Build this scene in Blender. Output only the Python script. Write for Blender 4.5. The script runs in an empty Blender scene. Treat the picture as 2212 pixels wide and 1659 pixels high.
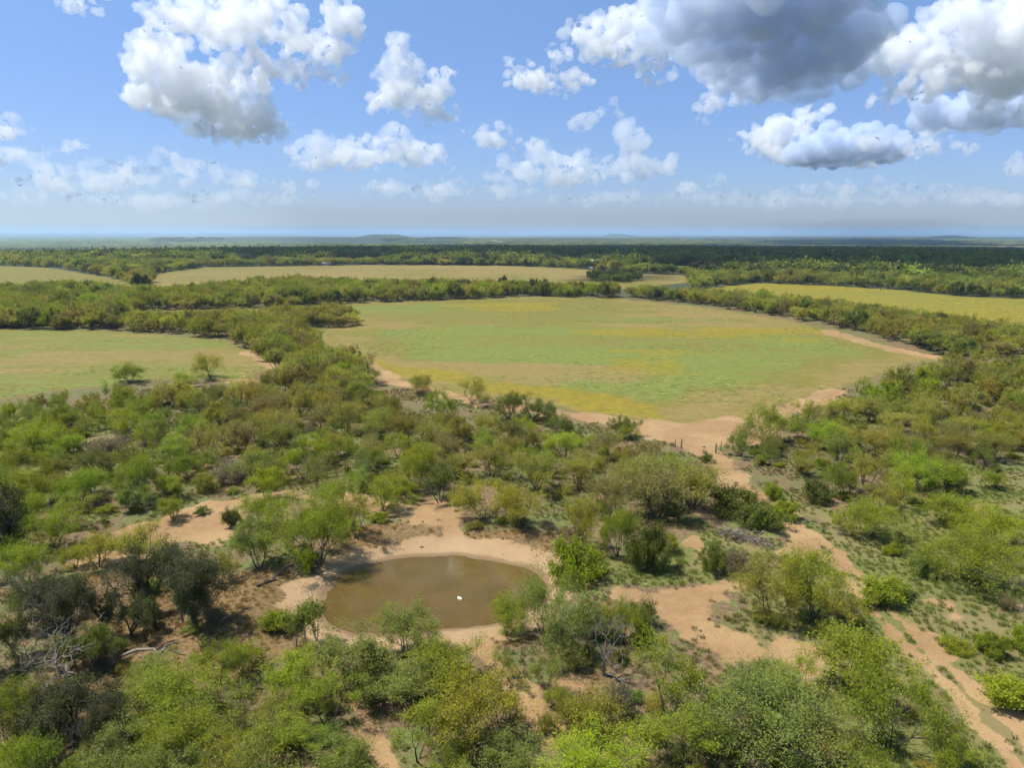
import bpy, bmesh, math, random
import numpy as np
from mathutils import Vector

S = bpy.context.scene
COL = S.collection
RNG = np.random.default_rng(11)

# ------------------------------------------------------------------ camera
FPX = 1534.0                       # focal length in pixels of a 2212 px wide frame
CX, CY = 1106.0, 829.5
PITCH = math.radians(12.05)
CAMH = 30.0
SP, CP = math.sin(PITCH), math.cos(PITCH)
cam = bpy.data.cameras.new('camera')
cam_o = bpy.data.objects.new('camera', cam)
COL.objects.link(cam_o)
cam_o.location = (0, 0, CAMH)
cam_o.rotation_euler = (math.pi / 2 - PITCH, 0, 0)
cam.sensor_width = 36
cam.lens = FPX / 2212 * 36
cam.clip_start = 0.5
cam.clip_end = 200000
S.camera = cam_o

# ------------------------------------------------------------------ sky and sun
EL = math.radians(63)
SUN = Vector((-0.98, 0.10, 0)).normalized() * math.cos(EL) + Vector((0, 0, math.sin(EL)))
world = bpy.data.worlds.new('World')
S.world = world
world.use_nodes = True
wn = world.node_tree
bg = wn.nodes['Background']
sky = wn.nodes.new('ShaderNodeTexSky')
sky.sky_type = 'NISHITA'
sky.sun_disc = False
sky.sun_elevation = EL
sky.sun_rotation = math.atan2(SUN.x, SUN.y)
sky.air_density = 1.0
sky.dust_density = 0.5
sky.ozone_density = 4.0
sky.altitude = 500
# a murkier, lavender band of summer haze hugs the horizon all round
geo = wn.nodes.new('ShaderNodeTexCoord')
sep = wn.nodes.new('ShaderNodeSeparateXYZ')
wn.links.new(geo.outputs['Generated'], sep.inputs[0])
ele = wn.nodes.new('ShaderNodeMapRange')
ele.interpolation_type = 'SMOOTHSTEP'
wn.links.new(sep.outputs[2], ele.inputs['Value'])
ele.inputs['From Min'].default_value = -0.02
ele.inputs['From Max'].default_value = 0.85
ht = wn.nodes.new('ShaderNodeMix')
ht.data_type = 'RGBA'
ht.inputs['A'].default_value = (0.45, 0.49, 0.66, 1)
ht.inputs['B'].default_value = (1.18, 1.26, 1.12, 1)
wn.links.new(ele.outputs[0], ht.inputs['Factor'])
hs = wn.nodes.new('ShaderNodeMix')
hs.data_type = 'RGBA'
hs.blend_type = 'MULTIPLY'
hs.inputs['Factor'].default_value = 1.0
wn.links.new(sky.outputs[0], hs.inputs['A'])
wn.links.new(ht.outputs['Result'], hs.inputs['B'])
wn.links.new(hs.outputs['Result'], bg.inputs[0])
bg.inputs[1].default_value = 0.105
sl = bpy.data.lights.new('sun', 'SUN')
sl.energy = 3.9
sl.angle = math.radians(0.5)
sl.color = (1.0, 0.95, 0.86)
so = bpy.data.objects.new('sun', sl)
COL.objects.link(so)
so.location = SUN * 100
so.rotation_euler = SUN.to_track_quat('Z', 'Y').to_euler()
S.view_settings.view_transform = 'Standard'
S.view_settings.look = 'None'
S.view_settings.exposure = 0.95
S.view_settings.gamma = 1.0
S.render.engine = 'CYCLES'
S.cycles.max_bounces = 16
S.cycles.diffuse_bounces = 3
S.cycles.glossy_bounces = 2
S.cycles.transmission_bounces = 3
S.cycles.volume_bounces = 14
S.cycles.transparent_max_bounces = 8
S.cycles.use_denoising = True
S.cycles.use_adaptive_sampling = True
S.cycles.adaptive_threshold = 0.022
S.cycles.adaptive_min_samples = 20
S.cycles.sample_clamp_indirect = 6.0


# ------------------------------------------------------------------ helpers
def hash2(ix, iy, seed):
    n = (ix.astype(np.int64) * 374761393 + iy.astype(np.int64) * 668265263 + seed * 974634777) & 0xFFFFFFFF
    n = ((n ^ (n >> 13)) * 1274126177) & 0xFFFFFFFF
    n = n ^ (n >> 16)
    return (n & 0xFFFF) / 65535.0


def vnoise(x, y, scale, seed=0):
    x = np.asarray(x, float) / scale
    y = np.asarray(y, float) / scale
    ix, iy = np.floor(x), np.floor(y)
    fx, fy = x - ix, y - iy
    fx, fy = fx * fx * (3 - 2 * fx), fy * fy * (3 - 2 * fy)
    a, b = hash2(ix, iy, seed), hash2(ix + 1, iy, seed)
    c, d = hash2(ix, iy + 1, seed), hash2(ix + 1, iy + 1, seed)
    return (a * (1 - fx) + b * fx) * (1 - fy) + (c * (1 - fx) + d * fx) * fy


def fbm(x, y, scale, octv=4, seed=0):
    t, a, n = 0, 1, 0
    for i in range(octv):
        t = t + a * vnoise(x, y, scale / 2 ** i, seed + i * 17)
        n += a
        a *= 0.5
    return t / n


def sstep(a, b, x):
    t = np.clip((np.asarray(x, float) - a) / (b - a), 0, 1)
    return t * t * (3 - 2 * t)


def poly_sd(P, x, y):
    """signed distance to a closed polygon, negative inside"""
    P = np.asarray(P, float)
    x, y = np.asarray(x, float), np.asarray(y, float)
    best = np.full(x.shape, 1e18)
    inside = np.zeros(x.shape, bool)
    n = len(P)
    for i in range(n):
        x0, y0 = P[i]
        x1, y1 = P[(i + 1) % n]
        dx, dy = x1 - x0, y1 - y0
        t = np.clip(((x - x0) * dx + (y - y0) * dy) / (dx * dx + dy * dy + 1e-12), 0, 1)
        best = np.minimum(best, (x - x0 - t * dx) ** 2 + (y - y0 - t * dy) ** 2)
        if y0 != y1:
            c = ((y0 <= y) & (y1 > y)) | ((y1 <= y) & (y0 > y))
            inside ^= c & (x < x0 + (y - y0) / (y1 - y0) * dx)
    d = np.sqrt(best)
    return np.where(inside, -d, d)


def line_d(P, x, y):
    P = np.asarray(P, float)
    best = np.full(np.asarray(x, float).shape, 1e18)
    for (x0, y0), (x1, y1) in zip(P[:-1], P[1:]):
        dx, dy = x1 - x0, y1 - y0
        t = np.clip(((x - x0) * dx + (y - y0) * dy) / (dx * dx + dy * dy + 1e-12), 0, 1)
        best = np.minimum(best, (x - x0 - t * dx) ** 2 + (y - y0 - t * dy) ** 2)
    return np.sqrt(best)


def inpoly(P, x, y):
    return poly_in(np.asarray(P, float), np.asarray(x, float), np.asarray(y, float))


def poly_in(P, x, y):
    inside = np.zeros(x.shape, bool)
    n = len(P)
    for i in range(n):
        x0, y0 = P[i]
        x1, y1 = P[(i + 1) % n]
        if y0 != y1:
            c = ((y0 <= y) & (y1 > y)) | ((y1 <= y) & (y0 > y))
            inside ^= c & (x < x0 + (y - y0) / (y1 - y0) * (x1 - x0))
    return inside


def ray(px, py):
    """direction of the photograph's pixel (2212 x 1659 frame), forward component 1"""
    a, b = (px - CX) / FPX, (CY - py) / FPX
    return np.array([a, CP + b * SP, -SP + b * CP])


def ground_at(px, py):
    """first point of the terrain that the pixel's ray meets"""
    px, py = np.atleast_1d(np.asarray(px, float)), np.atleast_1d(np.asarray(py, float))
    a, b = (px - CX) / FPX, (CY - py) / FPX
    D = np.stack([a, CP + b * SP, -SP + b * CP], -1)
    t0 = -CAMH / np.minimum(D[:, 2], -1e-4)
    near = t0 < 480
    lo, hi = t0 * .9, t0 * 1.12
    if not near.all():
        Df = D[~near]
        t = np.geomspace(400, 60000, 260)
        pts = Df[:, None] * t[None, :, None]
        under = (pts[..., 2] + CAMH) < height(pts[..., 0], pts[..., 1])
        k = np.where(under.any(1), under.argmax(1), len(t) - 1)
        lo[~near], hi[~near] = t[np.maximum(k - 1, 0)], t[k]
    for _ in range(12):
        m = (lo + hi) / 2
        q = D * m[:, None]
        u = (q[:, 2] + CAMH) < height(q[:, 0], q[:, 1])
        hi, lo = np.where(u, m, hi), np.where(u, lo, m)
    q = D * hi[:, None]
    return q[:, 0], q[:, 1], q[:, 2] + CAMH, hi


def flat(px, py, z=0.0):
    d = ray(px, py)
    t = (z - CAMH) / min(d[2], -1e-4)
    return d[0] * t, d[1] * t


def project(x, y, z=0.0):
    x, y = np.asarray(x, float), np.asarray(y, float)
    dz = np.asarray(z, float) - CAMH
    depth = y * CP - dz * SP
    up = y * SP + dz * CP
    depth = np.where(depth < 1, 1, depth)
    return CX + FPX * x / depth, CY - FPX * up / depth


# ------------------------------------------------------------------ the lie of the land
POND_PX = [(693, 1304), (700, 1282), (728, 1252), (764, 1233), (841, 1211), (910, 1203), (976, 1199.5), (1067, 1211),
           (1136, 1226), (1173, 1248), (1180, 1270), (1150, 1305), (1110, 1332), (1067, 1346), (969, 1359), (900, 1366),
           (819, 1371), (757, 1367), (715, 1352), (699, 1335)]
WATER_Z = -0.7
POND = [flat(a, b, WATER_Z) for a, b in POND_PX]
PCX, PCY = np.mean(POND, axis=0)

MESA = [  # centre px, half-width px, distance m, height m, depth m
    (640, 270, 6100, 36, 900), (900, 120, 7200, 24, 800), (1190, 300, 7000, 12, 700), (1390, 90, 12500, 38, 1300),
    (1780, 330, 9600, 30, 1300), (2350, 330, 8200, 24, 900), (1250, 130, 14500, 44, 1500), (1500, 60, 8800, 14, 500),
    (480, 60, 9000, 16, 900), (150, 200, 12000, 14, 1500)]


def height(x, y):
    x, y = np.asarray(x, float), np.asarray(y, float)
    shp = x.shape
    x, y = x.ravel(), y.ravel()
    r = np.hypot(x, y)
    h = 0.5 * (fbm(x, y, 60, 2, 5) - .5) * sstep(20, 60, r) + 2.2 * (fbm(x, y, 420, 3, 9) - .5) * sstep(150, 500, r)
    q = r < 220
    if q.any():
        h[q] += 0.16 * (fbm(x[q], y[q], 3.5, 3, 2) - .5) * (1 - sstep(120, 220, r[q]))
    q = np.hypot(x - PCX, y - PCY) < 30
    if q.any():
        xs, ys = x[q], y[q]
        d = poly_sd(POND, xs, ys) + (fbm(xs, ys, 2.6, 3, 31) - .5) * 0.9
        w = 1 - sstep(4.5, 9.0, d)
        bank = np.where(d < 0, WATER_Z + 0.16 * np.maximum(d, -5), WATER_Z + 0.13 * d) + 0.05 * (fbm(xs, ys, .9, 2, 77) - .5)
        lip = 0.25 * np.exp(-((d - 5.5) / 2.2) ** 2)
        h[q] = h[q] * (1 - w) + bank * w + lip
    h = h - 46 * sstep(700, 3200, r)
    q = r > 3000
    if q.any():
        xs, ys, rs = x[q], y[q], r[q]
        e = sstep(3000, 9000, rs) * 14 * (fbm(xs, ys, 2600, 3, 61) - .5)
        e -= 42 * sstep(7000, 17000, rs) * sstep(-.35, -.18, xs / rs)
        e += 70 * sstep(14000, 30000, rs) * sstep(.22, .4, -xs / rs)
        for px, hw, dist, mh, dep in MESA:
            u = (xs - (px - CX) / FPX * dist) / (hw / FPX * dist)
            v = (ys - dist) / dep
            k = (np.abs(u) < 1.3) & (np.abs(v) < 1.3)
            if k.any():
                g = np.sqrt(np.abs(u[k]) ** 3 + np.abs(v[k]) ** 3 + 1e-9) + .22 * (fbm(xs[k], ys[k], dep * .7, 3, int(px) + 900) - .5)
                e[k] += mh * (1 - sstep(.72, 1.02, g)) + 3 * (1 - sstep(.3, 1.0, g)) * (fbm(xs[k], ys[k], dep * .3, 3, 4) - .5)
        h[q] += e
    return h.reshape(shp)


def at(px, py):
    """where the ground lies under a pixel of the photograph, with the depth there"""
    x, y, z, t = ground_at(px, py)
    return float(x[0]), float(y[0]), float(z[0]), float(t[0])


# ------------------------------------------------------------------ objects
def link(o, parent=None):
    COL.objects.link(o)
    if parent is not None:
        o.parent = parent
    return o


def tag(o, label=None, cat=None, group=None, kind=None):
    if label:
        o['label'] = label
    if cat:
        o['category'] = cat
    if group:
        o['group'] = group
    if kind:
        o['kind'] = kind
    return o


def empty(name, loc, rz=0.0, scale=(1, 1, 1)):
    o = bpy.data.objects.new(name, None)
    o.empty_display_size = 0.3
    o.location = loc
    o.rotation_euler = (0, 0, rz)
    o.scale = scale
    return link(o)


def mesh_np(name, V, F, mats=(), midx=None, smooth=False):
    """V (n,3), F list of faces arrays of equal width or list of such arrays"""
    me = bpy.data.meshes.new(name)
    V = np.asarray(V, np.float32)
    if not isinstance(F, (list, tuple)):
        F = [F]
    F = [np.asarray(f, np.int32) for f in F if len(f)]
    tot = np.concatenate([np.full(len(f), f.shape[1], np.int32) for f in F])
    loops = np.concatenate([f.ravel() for f in F])
    me.vertices.add(len(V))
    me.vertices.foreach_set('co', V.ravel())
    me.loops.add(len(loops))
    me.loops.foreach_set('vertex_index', loops)
    me.polygons.add(len(tot))
    st = np.zeros(len(tot), np.int32)
    st[1:] = np.cumsum(tot)[:-1]
    me.polygons.foreach_set('loop_start', st)
    me.polygons.foreach_set('loop_total', tot)
    if midx is not None:
        me.polygons.foreach_set('material_index', np.asarray(midx, np.int32))
    me.polygons.foreach_set('use_smooth', np.full(len(tot), bool(smooth)))
    for m in mats:
        me.materials.append(m)
    me.update(calc_edges=True)
    return me


def fattr(me, name, vals, kind='FLOAT'):
    a = me.attributes.new(name, kind, 'POINT')
    key = {'FLOAT': 'value', 'INT': 'value', 'FLOAT_VECTOR': 'vector', 'FLOAT_COLOR': 'color'}[kind]
    a.data.foreach_set(key, np.ascontiguousarray(vals, np.int32 if kind == 'INT' else np.float32).ravel())


class NT:
    """small helper for shader trees"""
    def __init__(s, name):
        s.m = bpy.data.materials.new(name)
        s.m.use_nodes = True
        s.t = s.m.node_tree
        s.b = s.t.nodes['Principled BSDF']
        s.out = s.t.nodes['Material Output']
        s.b.inputs['Specular IOR Level'].default_value = 0.2
        s.b.inputs['Roughness'].default_value = 0.9

    def n(s, typ, **kw):
        x = s.t.nodes.new('ShaderNode' + typ)
        for k, v in kw.items():
            setattr(x, k, v)
        return x

    def set(s, sock, v):
        if isinstance(v, bpy.types.NodeSocket):
            s.t.links.new(v, sock)
        elif v is not None:
            if hasattr(sock.default_value, '__len__') and not hasattr(v, '__len__'):
                v = (v,) * len(sock.default_value)
            if hasattr(sock.default_value, '__len__') and len(sock.default_value) == 4 and len(v) == 3:
                v = (*v, 1)
            sock.default_value = v

    def math(s, op, a, b=0.0, c=None, clamp=False):
        x = s.n('Math', operation=op, use_clamp=clamp)
        s.set(x.inputs[0], a)
        s.set(x.inputs[1], b)
        if c is not None:
            s.set(x.inputs[2], c)
        return x.outputs[0]

    def mix(s, f, a, b, blend='MIX'):
        x = s.n('Mix', data_type='RGBA', blend_type=blend)
        s.set(x.inputs['Factor'], f)
        s.set(x.inputs['A'], a)
        s.set(x.inputs['B'], b)
        return x.outputs['Result']

    def noise(s, scale, detail=4, rough=.55, vec=None, dist=0.0, color=False):
        x = s.n('TexNoise')
        x.inputs['Scale'].default_value = scale
        x.inputs['Detail'].default_value = detail
        x.inputs['Roughness'].default_value = rough
        x.inputs['Distortion'].default_value = dist
        if vec is not None:
            s.set(x.inputs['Vector'], vec)
        return x.outputs['Color' if color else 'Fac']

    def ramp(s, f, lo, hi, a=0.0, b=1.0):
        x = s.n('MapRange', interpolation_type='SMOOTHSTEP')
        s.set(x.inputs['Value'], f)
        s.set(x.inputs['From Min'], lo)
        s.set(x.inputs['From Max'], hi)
        s.set(x.inputs['To Min'], a)
        s.set(x.inputs['To Max'], b)
        return x.outputs['Result']

    def attr(s, name, typ='GEOMETRY', out='Color'):
        x = s.n('Attribute', attribute_name=name, attribute_type=typ)
        return x.outputs[out]

    def bump(s, h, strength, dist):
        x = s.n('Bump')
        x.inputs['Strength'].default_value = strength
        x.inputs['Distance'].default_value = dist
        s.set(x.inputs['Height'], h)
        s.t.links.new(x.outputs[0], s.b.inputs['Normal'])
        return x

    def pos(s):
        return s.n('NewGeometry').outputs['Position']

# ------------------------------------------------------------------ ground layout (pixels of the 2212 x 1659 frame)
FIELD_PX = {
    'main': [(300, 672), (590, 664), (760, 655), (1000, 646), (1150, 640), (1330, 644), (1500, 660), (1700, 690), (1850, 728),
             (2035, 774), (1950, 798), (1850, 832), (1750, 862), (1650, 897), (1580, 928), (1500, 936), (1380, 918), (1200, 884),
             (1100, 872), (950, 850), (830, 818), (785, 785), (700, 745), (640, 716), (765, 702), (770, 690), (560, 684), (300, 682)],
    'left': [(-700, 705), (0, 711), (250, 715), (480, 734), (560, 764), (600, 790), (520, 828), (420, 816), (250, 832), (100, 848),
             (0, 866), (-700, 880)],
    'far_left': [(-400, 572), (0, 574), (95, 577), (170, 588), (260, 602), (320, 625), (200, 628), (0, 620), (-400, 615)],
    'far_middle': [(305, 600), (340, 590), (440, 577), (800, 572), (1100, 574), (1240, 579), (1340, 589), (1480, 595), (1508, 608), (1420, 618),
                   (1300, 628), (1100, 622), (760, 612), (560, 618), (440, 628), (350, 628)],
    'right': [(1440, 636), (1560, 617), (1640, 611), (1800, 617), (1950, 627), (2080, 640), (2212, 645), (2700, 660), (2700, 780),
              (2212, 716), (2100, 702), (1950, 682), (1800, 662), (1650, 644)],
    'dist_a': [(1150, 552), (1300, 553), (1390, 556), (1392, 562), (1280, 566), (1200, 562)],
    'dist_b': [(1395, 575), (1480, 573), (1620, 576), (1590, 588), (1450, 590), (1400, 583)],
    'dist_c': [(1690, 579), (1800, 578), (1900, 582), (1820, 586), (1700, 586)],
    'dist_d': [(-300, 552), (0, 556), (300, 552), (420, 545), (740, 541), (760, 544), (400, 551), (220, 562), (100, 562), (0, 566), (-300, 566)],
    'dist_e': [(-300, 537), (0, 540), (130, 537), (300, 541), (200, 544), (0, 546), (-300, 546)],
    'dist_f': [(1430, 527), (1700, 528), (2212, 531), (2500, 532), (2500, 535), (2100, 535), (1560, 533)],
    'dist_g': [(1050, 524), (1400, 526), (1420, 529), (1100, 527)],
}


def wl(pts):
    P = np.asarray(pts, float)
    x, y, z, t = ground_at(P[:, 0], P[:, 1])
    return np.stack([x, y], 1)


FIELDS = {k: wl(v) for k, v in FIELD_PX.items()}


LINES = [  # dirt lines, half width in metres
    (wl([(2330, 1760), (2212, 1630), (2150, 1562), (2080, 1490), (2000, 1420), (1940, 1352), (1890, 1300), (1850, 1255), (1800, 1205), (1750, 1165), (1715, 1135),
         (1690, 1110)]), 1.55),
    (wl([(1690, 1110), (1640, 1078), (1590, 1045), (1555, 1010), (1530, 985), (1512, 960), (1500, 936)]), 2.3),
    (wl([(1730, 1190), (1700, 1130), (1660, 1090), (1610, 1050)]), 1.5),
    (wl([(790, 785), (815, 805), (845, 822), (960, 852), (1070, 875), (1200, 893), (1300, 906), (1380, 920), (1450, 933), (1520, 940), (1580, 930), (1660, 900),
         (1740, 872), (1800, 845)]), 2.5),
    (wl([(1430, 930), (1530, 942), (1610, 920)]), 6.0),
    (wl([(2040, 774), (1940, 758), (1860, 738), (1790, 716)]), 3.0),
    (wl([(545, 762), (575, 775), (595, 790)]), 3.0),
    (wl([(505, 822), (545, 828)]), 2.2),
    (wl([(1020, 1385), (1060, 1430), (1100, 1465), (1135, 1500), (1160, 1550), (1190, 1590)]), 0.95),
    (wl([(770, 1500), (790, 1570), (820, 1640), (835, 1700)]), 0.8),
    (wl([(970, 1090), (975, 1130), (990, 1180)]), 1.0),
    (wl([(1500, 1100), (1530, 1120), (1545, 1100)]), 0.6),
    (wl([(1480, 1180), (1500, 1160), (1510, 1190)]), 0.5),
]
PATCHES = [wl(p) for p in (
    [(1320, 1285), (1380, 1268), (1450, 1262), (1585, 1258), (1590, 1300), (1560, 1310), (1600, 1360), (1625, 1410), (1605, 1445), (1540, 1438), (1500, 1390), (1440, 1340), (1380, 1310)],
    [(370, 1100), (430, 1075), (520, 1078), (640, 1062), (660, 1075), (560, 1105), (530, 1140), (500, 1165), (430, 1170), (330, 1165), (260, 1160), (200, 1165), (250, 1140), (330, 1120)],
    [(150, 1200), (260, 1180), (300, 1200), (200, 1230), (120, 1240)],
    [(730, 1065), (860, 1080), (1000, 1070), (1010, 1120), (930, 1140), (800, 1110), (730, 1100)],
    [(430, 1005), (500, 1000), (520, 1030), (450, 1050)],
    [(1720, 1405), (1760, 1412), (1745, 1428), (1705, 1425)],
    [(1670, 1390), (1700, 1395), (1690, 1410)],
    [(1720, 1448), (1745, 1452), (1735, 1468)],
    [(1900, 1320), (1960, 1325), (1930, 1350)],
    [(2020, 1300), (2090, 1290), (2060, 1330)],
    [(1195, 1455), (1240, 1440), (1260, 1480), (1200, 1500)],
    [(2080, 1095), (2120, 1090), (2130, 1110), (2090, 1115)],
    [(0, 1030), (50, 1020), (40, 1050), (-40, 1060)],
    [(1265, 1040), (1300, 1030), (1340, 1060), (1290, 1080)],
    [(560, 1640), (700, 1600), (760, 1660), (640, 1720)],
    [(1990, 840), (2015, 838), (2010, 850)],
)]
GREEN = [wl(p) for p in (
    [(1600, 1480), (1600, 1400), (1640, 1300), (1790, 1190), (1840, 1070), (2000, 1100), (2080, 1030), (2500, 1000), (3000, 1900), (1900, 1900)],
    [(1240, 1240), (1330, 1270), (1450, 1255), (1580, 1250), (1660, 1180), (1640, 1130), (1560, 1120), (1480, 1170), (1330, 1190)],
    [(1640, 1380), (1750, 1360), (1850, 1420), (1830, 1600), (1650, 1600), (1620, 1440)],
    [(1560, 990), (1620, 1030), (1720, 1080), (1850, 1100), (1820, 1180), (1740, 1120), (1640, 1060)],
    [(-200, 900), (200, 880), (420, 940), (300, 1060), (-200, 1150)],
)]
DRY = [wl(p) for p in (
    [(180, 1250), (300, 1240), (480, 1230), (690, 1240), (650, 1330), (700, 1420), (560, 1470), (380, 1500), (230, 1560), (140, 1480)],
    [(700, 1180), (760, 1130), (900, 1140), (1180, 1150), (1300, 1200), (1240, 1240), (1150, 1190), (960, 1170), (800, 1190)],
    [(900, 1380), (1080, 1365), (1080, 1390), (960, 1400)],
    [(1230, 1430), (1330, 1440), (1330, 1500), (1240, 1520)],
    [(1290, 1290), (1400, 1330), (1350, 1420), (1300, 1350)],
)]
SCRUB_PX = [(-700, 880), (0, 866), (100, 848), (250, 832), (420, 816), (520, 828), (600, 790), (640, 716), (700, 745), (785, 785), (830, 818), (950, 850), (1100, 872),
            (1200, 884), (1380, 918), (1500, 936), (1580, 928), (1650, 897), (1750, 862), (1850, 832), (1950, 798), (2035, 774), (2212, 766), (2900, 800), (3400, 2400),
            (-1200, 2400)]


def land(x, y):
    """how bare, how green and how parched the ground is at a point"""
    n3, n12 = fbm(x, y, 3.0, 4, 41), fbm(x, y, 12, 4, 43)
    dirt, green, dry = np.zeros(len(x)), np.zeros(len(x)), np.zeros(len(x))
    bank, pd = np.zeros(len(x)), np.full(len(x), 99.0)
    q = np.hypot(x, y) < 330
    xs, ys, m3, m12 = x[q], y[q], n3[q], n12[q]
    dr, gr, dy = dirt[q], green[q], dry[q]
    for i, (L, hw) in enumerate(LINES):
        d = line_d(L, xs, ys)
        w = 1 - sstep(hw * .5, hw * 1.5, d + (m3 - .5) * 2.6 * min(1.6, hw))
        if i < 2:   # a grassy crown between the wheel ruts
            w = w * (1 - .8 * (1 - sstep(.12, .6, d + (fbm(xs, ys, 1.3, 3, 141) - .42) * 2.0)))
        dr = np.maximum(dr, w)
    main = np.zeros(len(x))
    main[q] = dr
    for Pp in PATCHES:
        d = poly_sd(Pp, xs, ys) + (m3 - .5) * 4.5 + (m12 - .5) * 3
        dr = np.maximum(dr, 1 - sstep(-1.6, 1.4, d))
    p = poly_sd(POND, xs, ys)
    bk = 1 - sstep(1.6, 4.6, p + (m3 - .5) * 3)
    dr = np.maximum(dr, bk)
    for Pp in GREEN:
        gr = np.maximum(gr, 1 - sstep(-3.0, 3.0, poly_sd(Pp, xs, ys) + (m12 - .5) * 9))
    for Pp in DRY:
        dy = np.maximum(dy, 1 - sstep(-2.5, 2.0, poly_sd(Pp, xs, ys) + (m3 - .5) * 4 + (m12 - .5) * 4))
    dirt[q], green[q], dry[q], bank[q], pd[q] = dr, gr, dy, bk, p
    return dirt, green, dry, main, bank, pd


def build_ground():
    a_f = np.radians(np.arange(-50, 50.01, 0.16))
    a_c = np.radians(np.arange(54, 306.1, 4.0))
    ang = np.concatenate([a_f, a_c])
    py = np.concatenate([np.arange(2300, 1720, -20), np.arange(1720, 620, -3.0), np.arange(620, 530, -1.5), np.arange(530, 503.4, -.4)])
    dep = PITCH + np.arctan((py - CY) / FPX)
    rad = CAMH / np.tan(dep)
    rad = np.concatenate([[1.0, 6.0, 12.0], rad[rad > 15], [45000, 70000]])
    A, R = np.meshgrid(ang, rad)
    X, Y = R * np.sin(A), R * np.cos(A)
    Z = height(X, Y)
    na, nr = len(ang), len(rad)
    idx = np.arange(na * nr).reshape(nr, na)
    nx = np.roll(idx, -1, axis=1)
    F = np.stack([idx[:-1], nx[:-1], nx[1:], idx[1:]], -1).reshape(-1, 4)[:, ::-1]
    V = np.stack([X, Y, Z], -1).reshape(-1, 3)
    x, y = V[:, 0], V[:, 1]
    r = np.hypot(x, y)
    n3 = fbm(x, y, 3.0, 4, 41)
    n12 = fbm(x, y, 12, 4, 43)
    n60 = fbm(x, y, 70, 4, 47)
    dirt, green, dry, main_d, bank, pd = land(x, y)
    fsd = {k: poly_sd(Pp, x, y) for k, Pp in FIELDS.items()}
    mint = np.zeros(len(V))
    yel = np.zeros(len(V))
    tan = np.zeros(len(V))
    fld = np.zeros(len(V))
    for k, d in fsd.items():
        w = 1 - sstep(-2.5, 1.0, d + (n3 - .5) * 3)
        fld = np.maximum(fld, w)
        if k == 'main':
            band = line_d(wl([(790, 782), (860, 800), (960, 812), (1090, 838), (1180, 845), (1290, 868), (1340, 880)]), x, y)
            yb = 1.05 * (1 - sstep(1.5, 9.0, band + (n12 - .5) * 12 + (n3 - .5) * 4))
            far = sstep(180, 330, r)
            mint = np.maximum(mint, w * np.clip(.62 + (fbm(x * .4, y, 40, 4, 58) - .5) * 1.7, 0, 1) * sstep(0, 26, -d + (n12 - .5) * 20))
            yel = np.maximum(yel, w * np.maximum(yb, .95 * sstep(.50, .64, fbm(x * .4, y, 22, 5, 91)) * sstep(.40, .6, n60 + .15 * far)))
            edge = 1 - sstep(4, 22, -d + (n12 - .5) * 24)
            tan = np.maximum(tan, w * np.maximum(edge * .7, sstep(.47, .68, fbm(x * .35, y, 26, 5, 95)) * .78))
        elif k == 'left':
            mint = np.maximum(mint, w * .6)
            tan = np.maximum(tan, w * .7 * sstep(.48, .72, fbm(x * .4, y, 22, 4, 96)))
            yel = np.maximum(yel, w * .5 * sstep(.62, .72, fbm(x * .5, y, 14, 4, 97)))
        elif k == 'right':
            mint = np.maximum(mint, w * .7)
            yel = np.maximum(yel, w * np.clip(.9 + 1.2 * (fbm(x * .4, y, 40, 4, 99) - .45), 0, 1))
        elif k == 'far_left':
            mint = np.maximum(mint, w * .15)
        elif k == 'far_middle':
            tan = np.maximum(tan, w * np.clip(.62 + (n60 - .5) * 1.4, 0, 1))
            yel = np.maximum(yel, w * .6 * sstep(.5, .7, fbm(x, y, 60, 3, 93)) * sstep(-100, 100, x))
        elif k in ('dist_d', 'dist_f', 'dist_g'):
            tan = np.maximum(tan, w * .9)
        elif k == 'dist_e':
            mint = np.maximum(mint, w * .9)
    sx, sy = project(x, y, V[:, 2])
    scrub = inpoly(SCRUB_PX, sx, sy) & (r < 700)
    far = sstep(260, 420, r)
    me_attr = {'m1': np.stack([dirt, green, dry, np.ones_like(dirt)], 1), 'm2': np.stack([mint, yel, tan, np.ones_like(dirt)], 1),
               'm3': np.stack([fld, far, bank, np.ones_like(dirt)], 1)}
    # hand every face to the piece of land it belongs to
    fc = F[:, 0]
    cls = np.zeros(len(F), int)
    names = ['ground']
    for k in ('main', 'left', 'far_left', 'far_middle', 'right', 'dist_a', 'dist_b', 'dist_c', 'dist_d', 'dist_e', 'dist_f', 'dist_g'):
        names.append('field')
        cls[fld[fc] * (fsd[k][fc] < 1.2) > .5] = len(names) - 1
    names.append('dirt_track')
    cls[(main_d[fc] > .35)] = len(names) - 1
    names.append('pond_bank')
    cls[(bank[fc] > .5) | (pd[fc] < 2)] = len(names) - 1
    names.append('hills')
    cls[(r[fc] > 5600)] = len(names) - 1
    mat = ground_material()
    for c, nm in enumerate(names):
        f = F[cls == c]
        if not len(f):
            continue
        u, inv = np.unique(f, return_inverse=True)
        me = mesh_np(nm, V[u], inv.reshape(-1, 4), [mat], smooth=True)
        for an, av in me_attr.items():
            fattr(me, an, av[u], 'FLOAT_COLOR')
        o = link(bpy.data.objects.new(nm, me))
        o['kind'] = 'structure'


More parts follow.
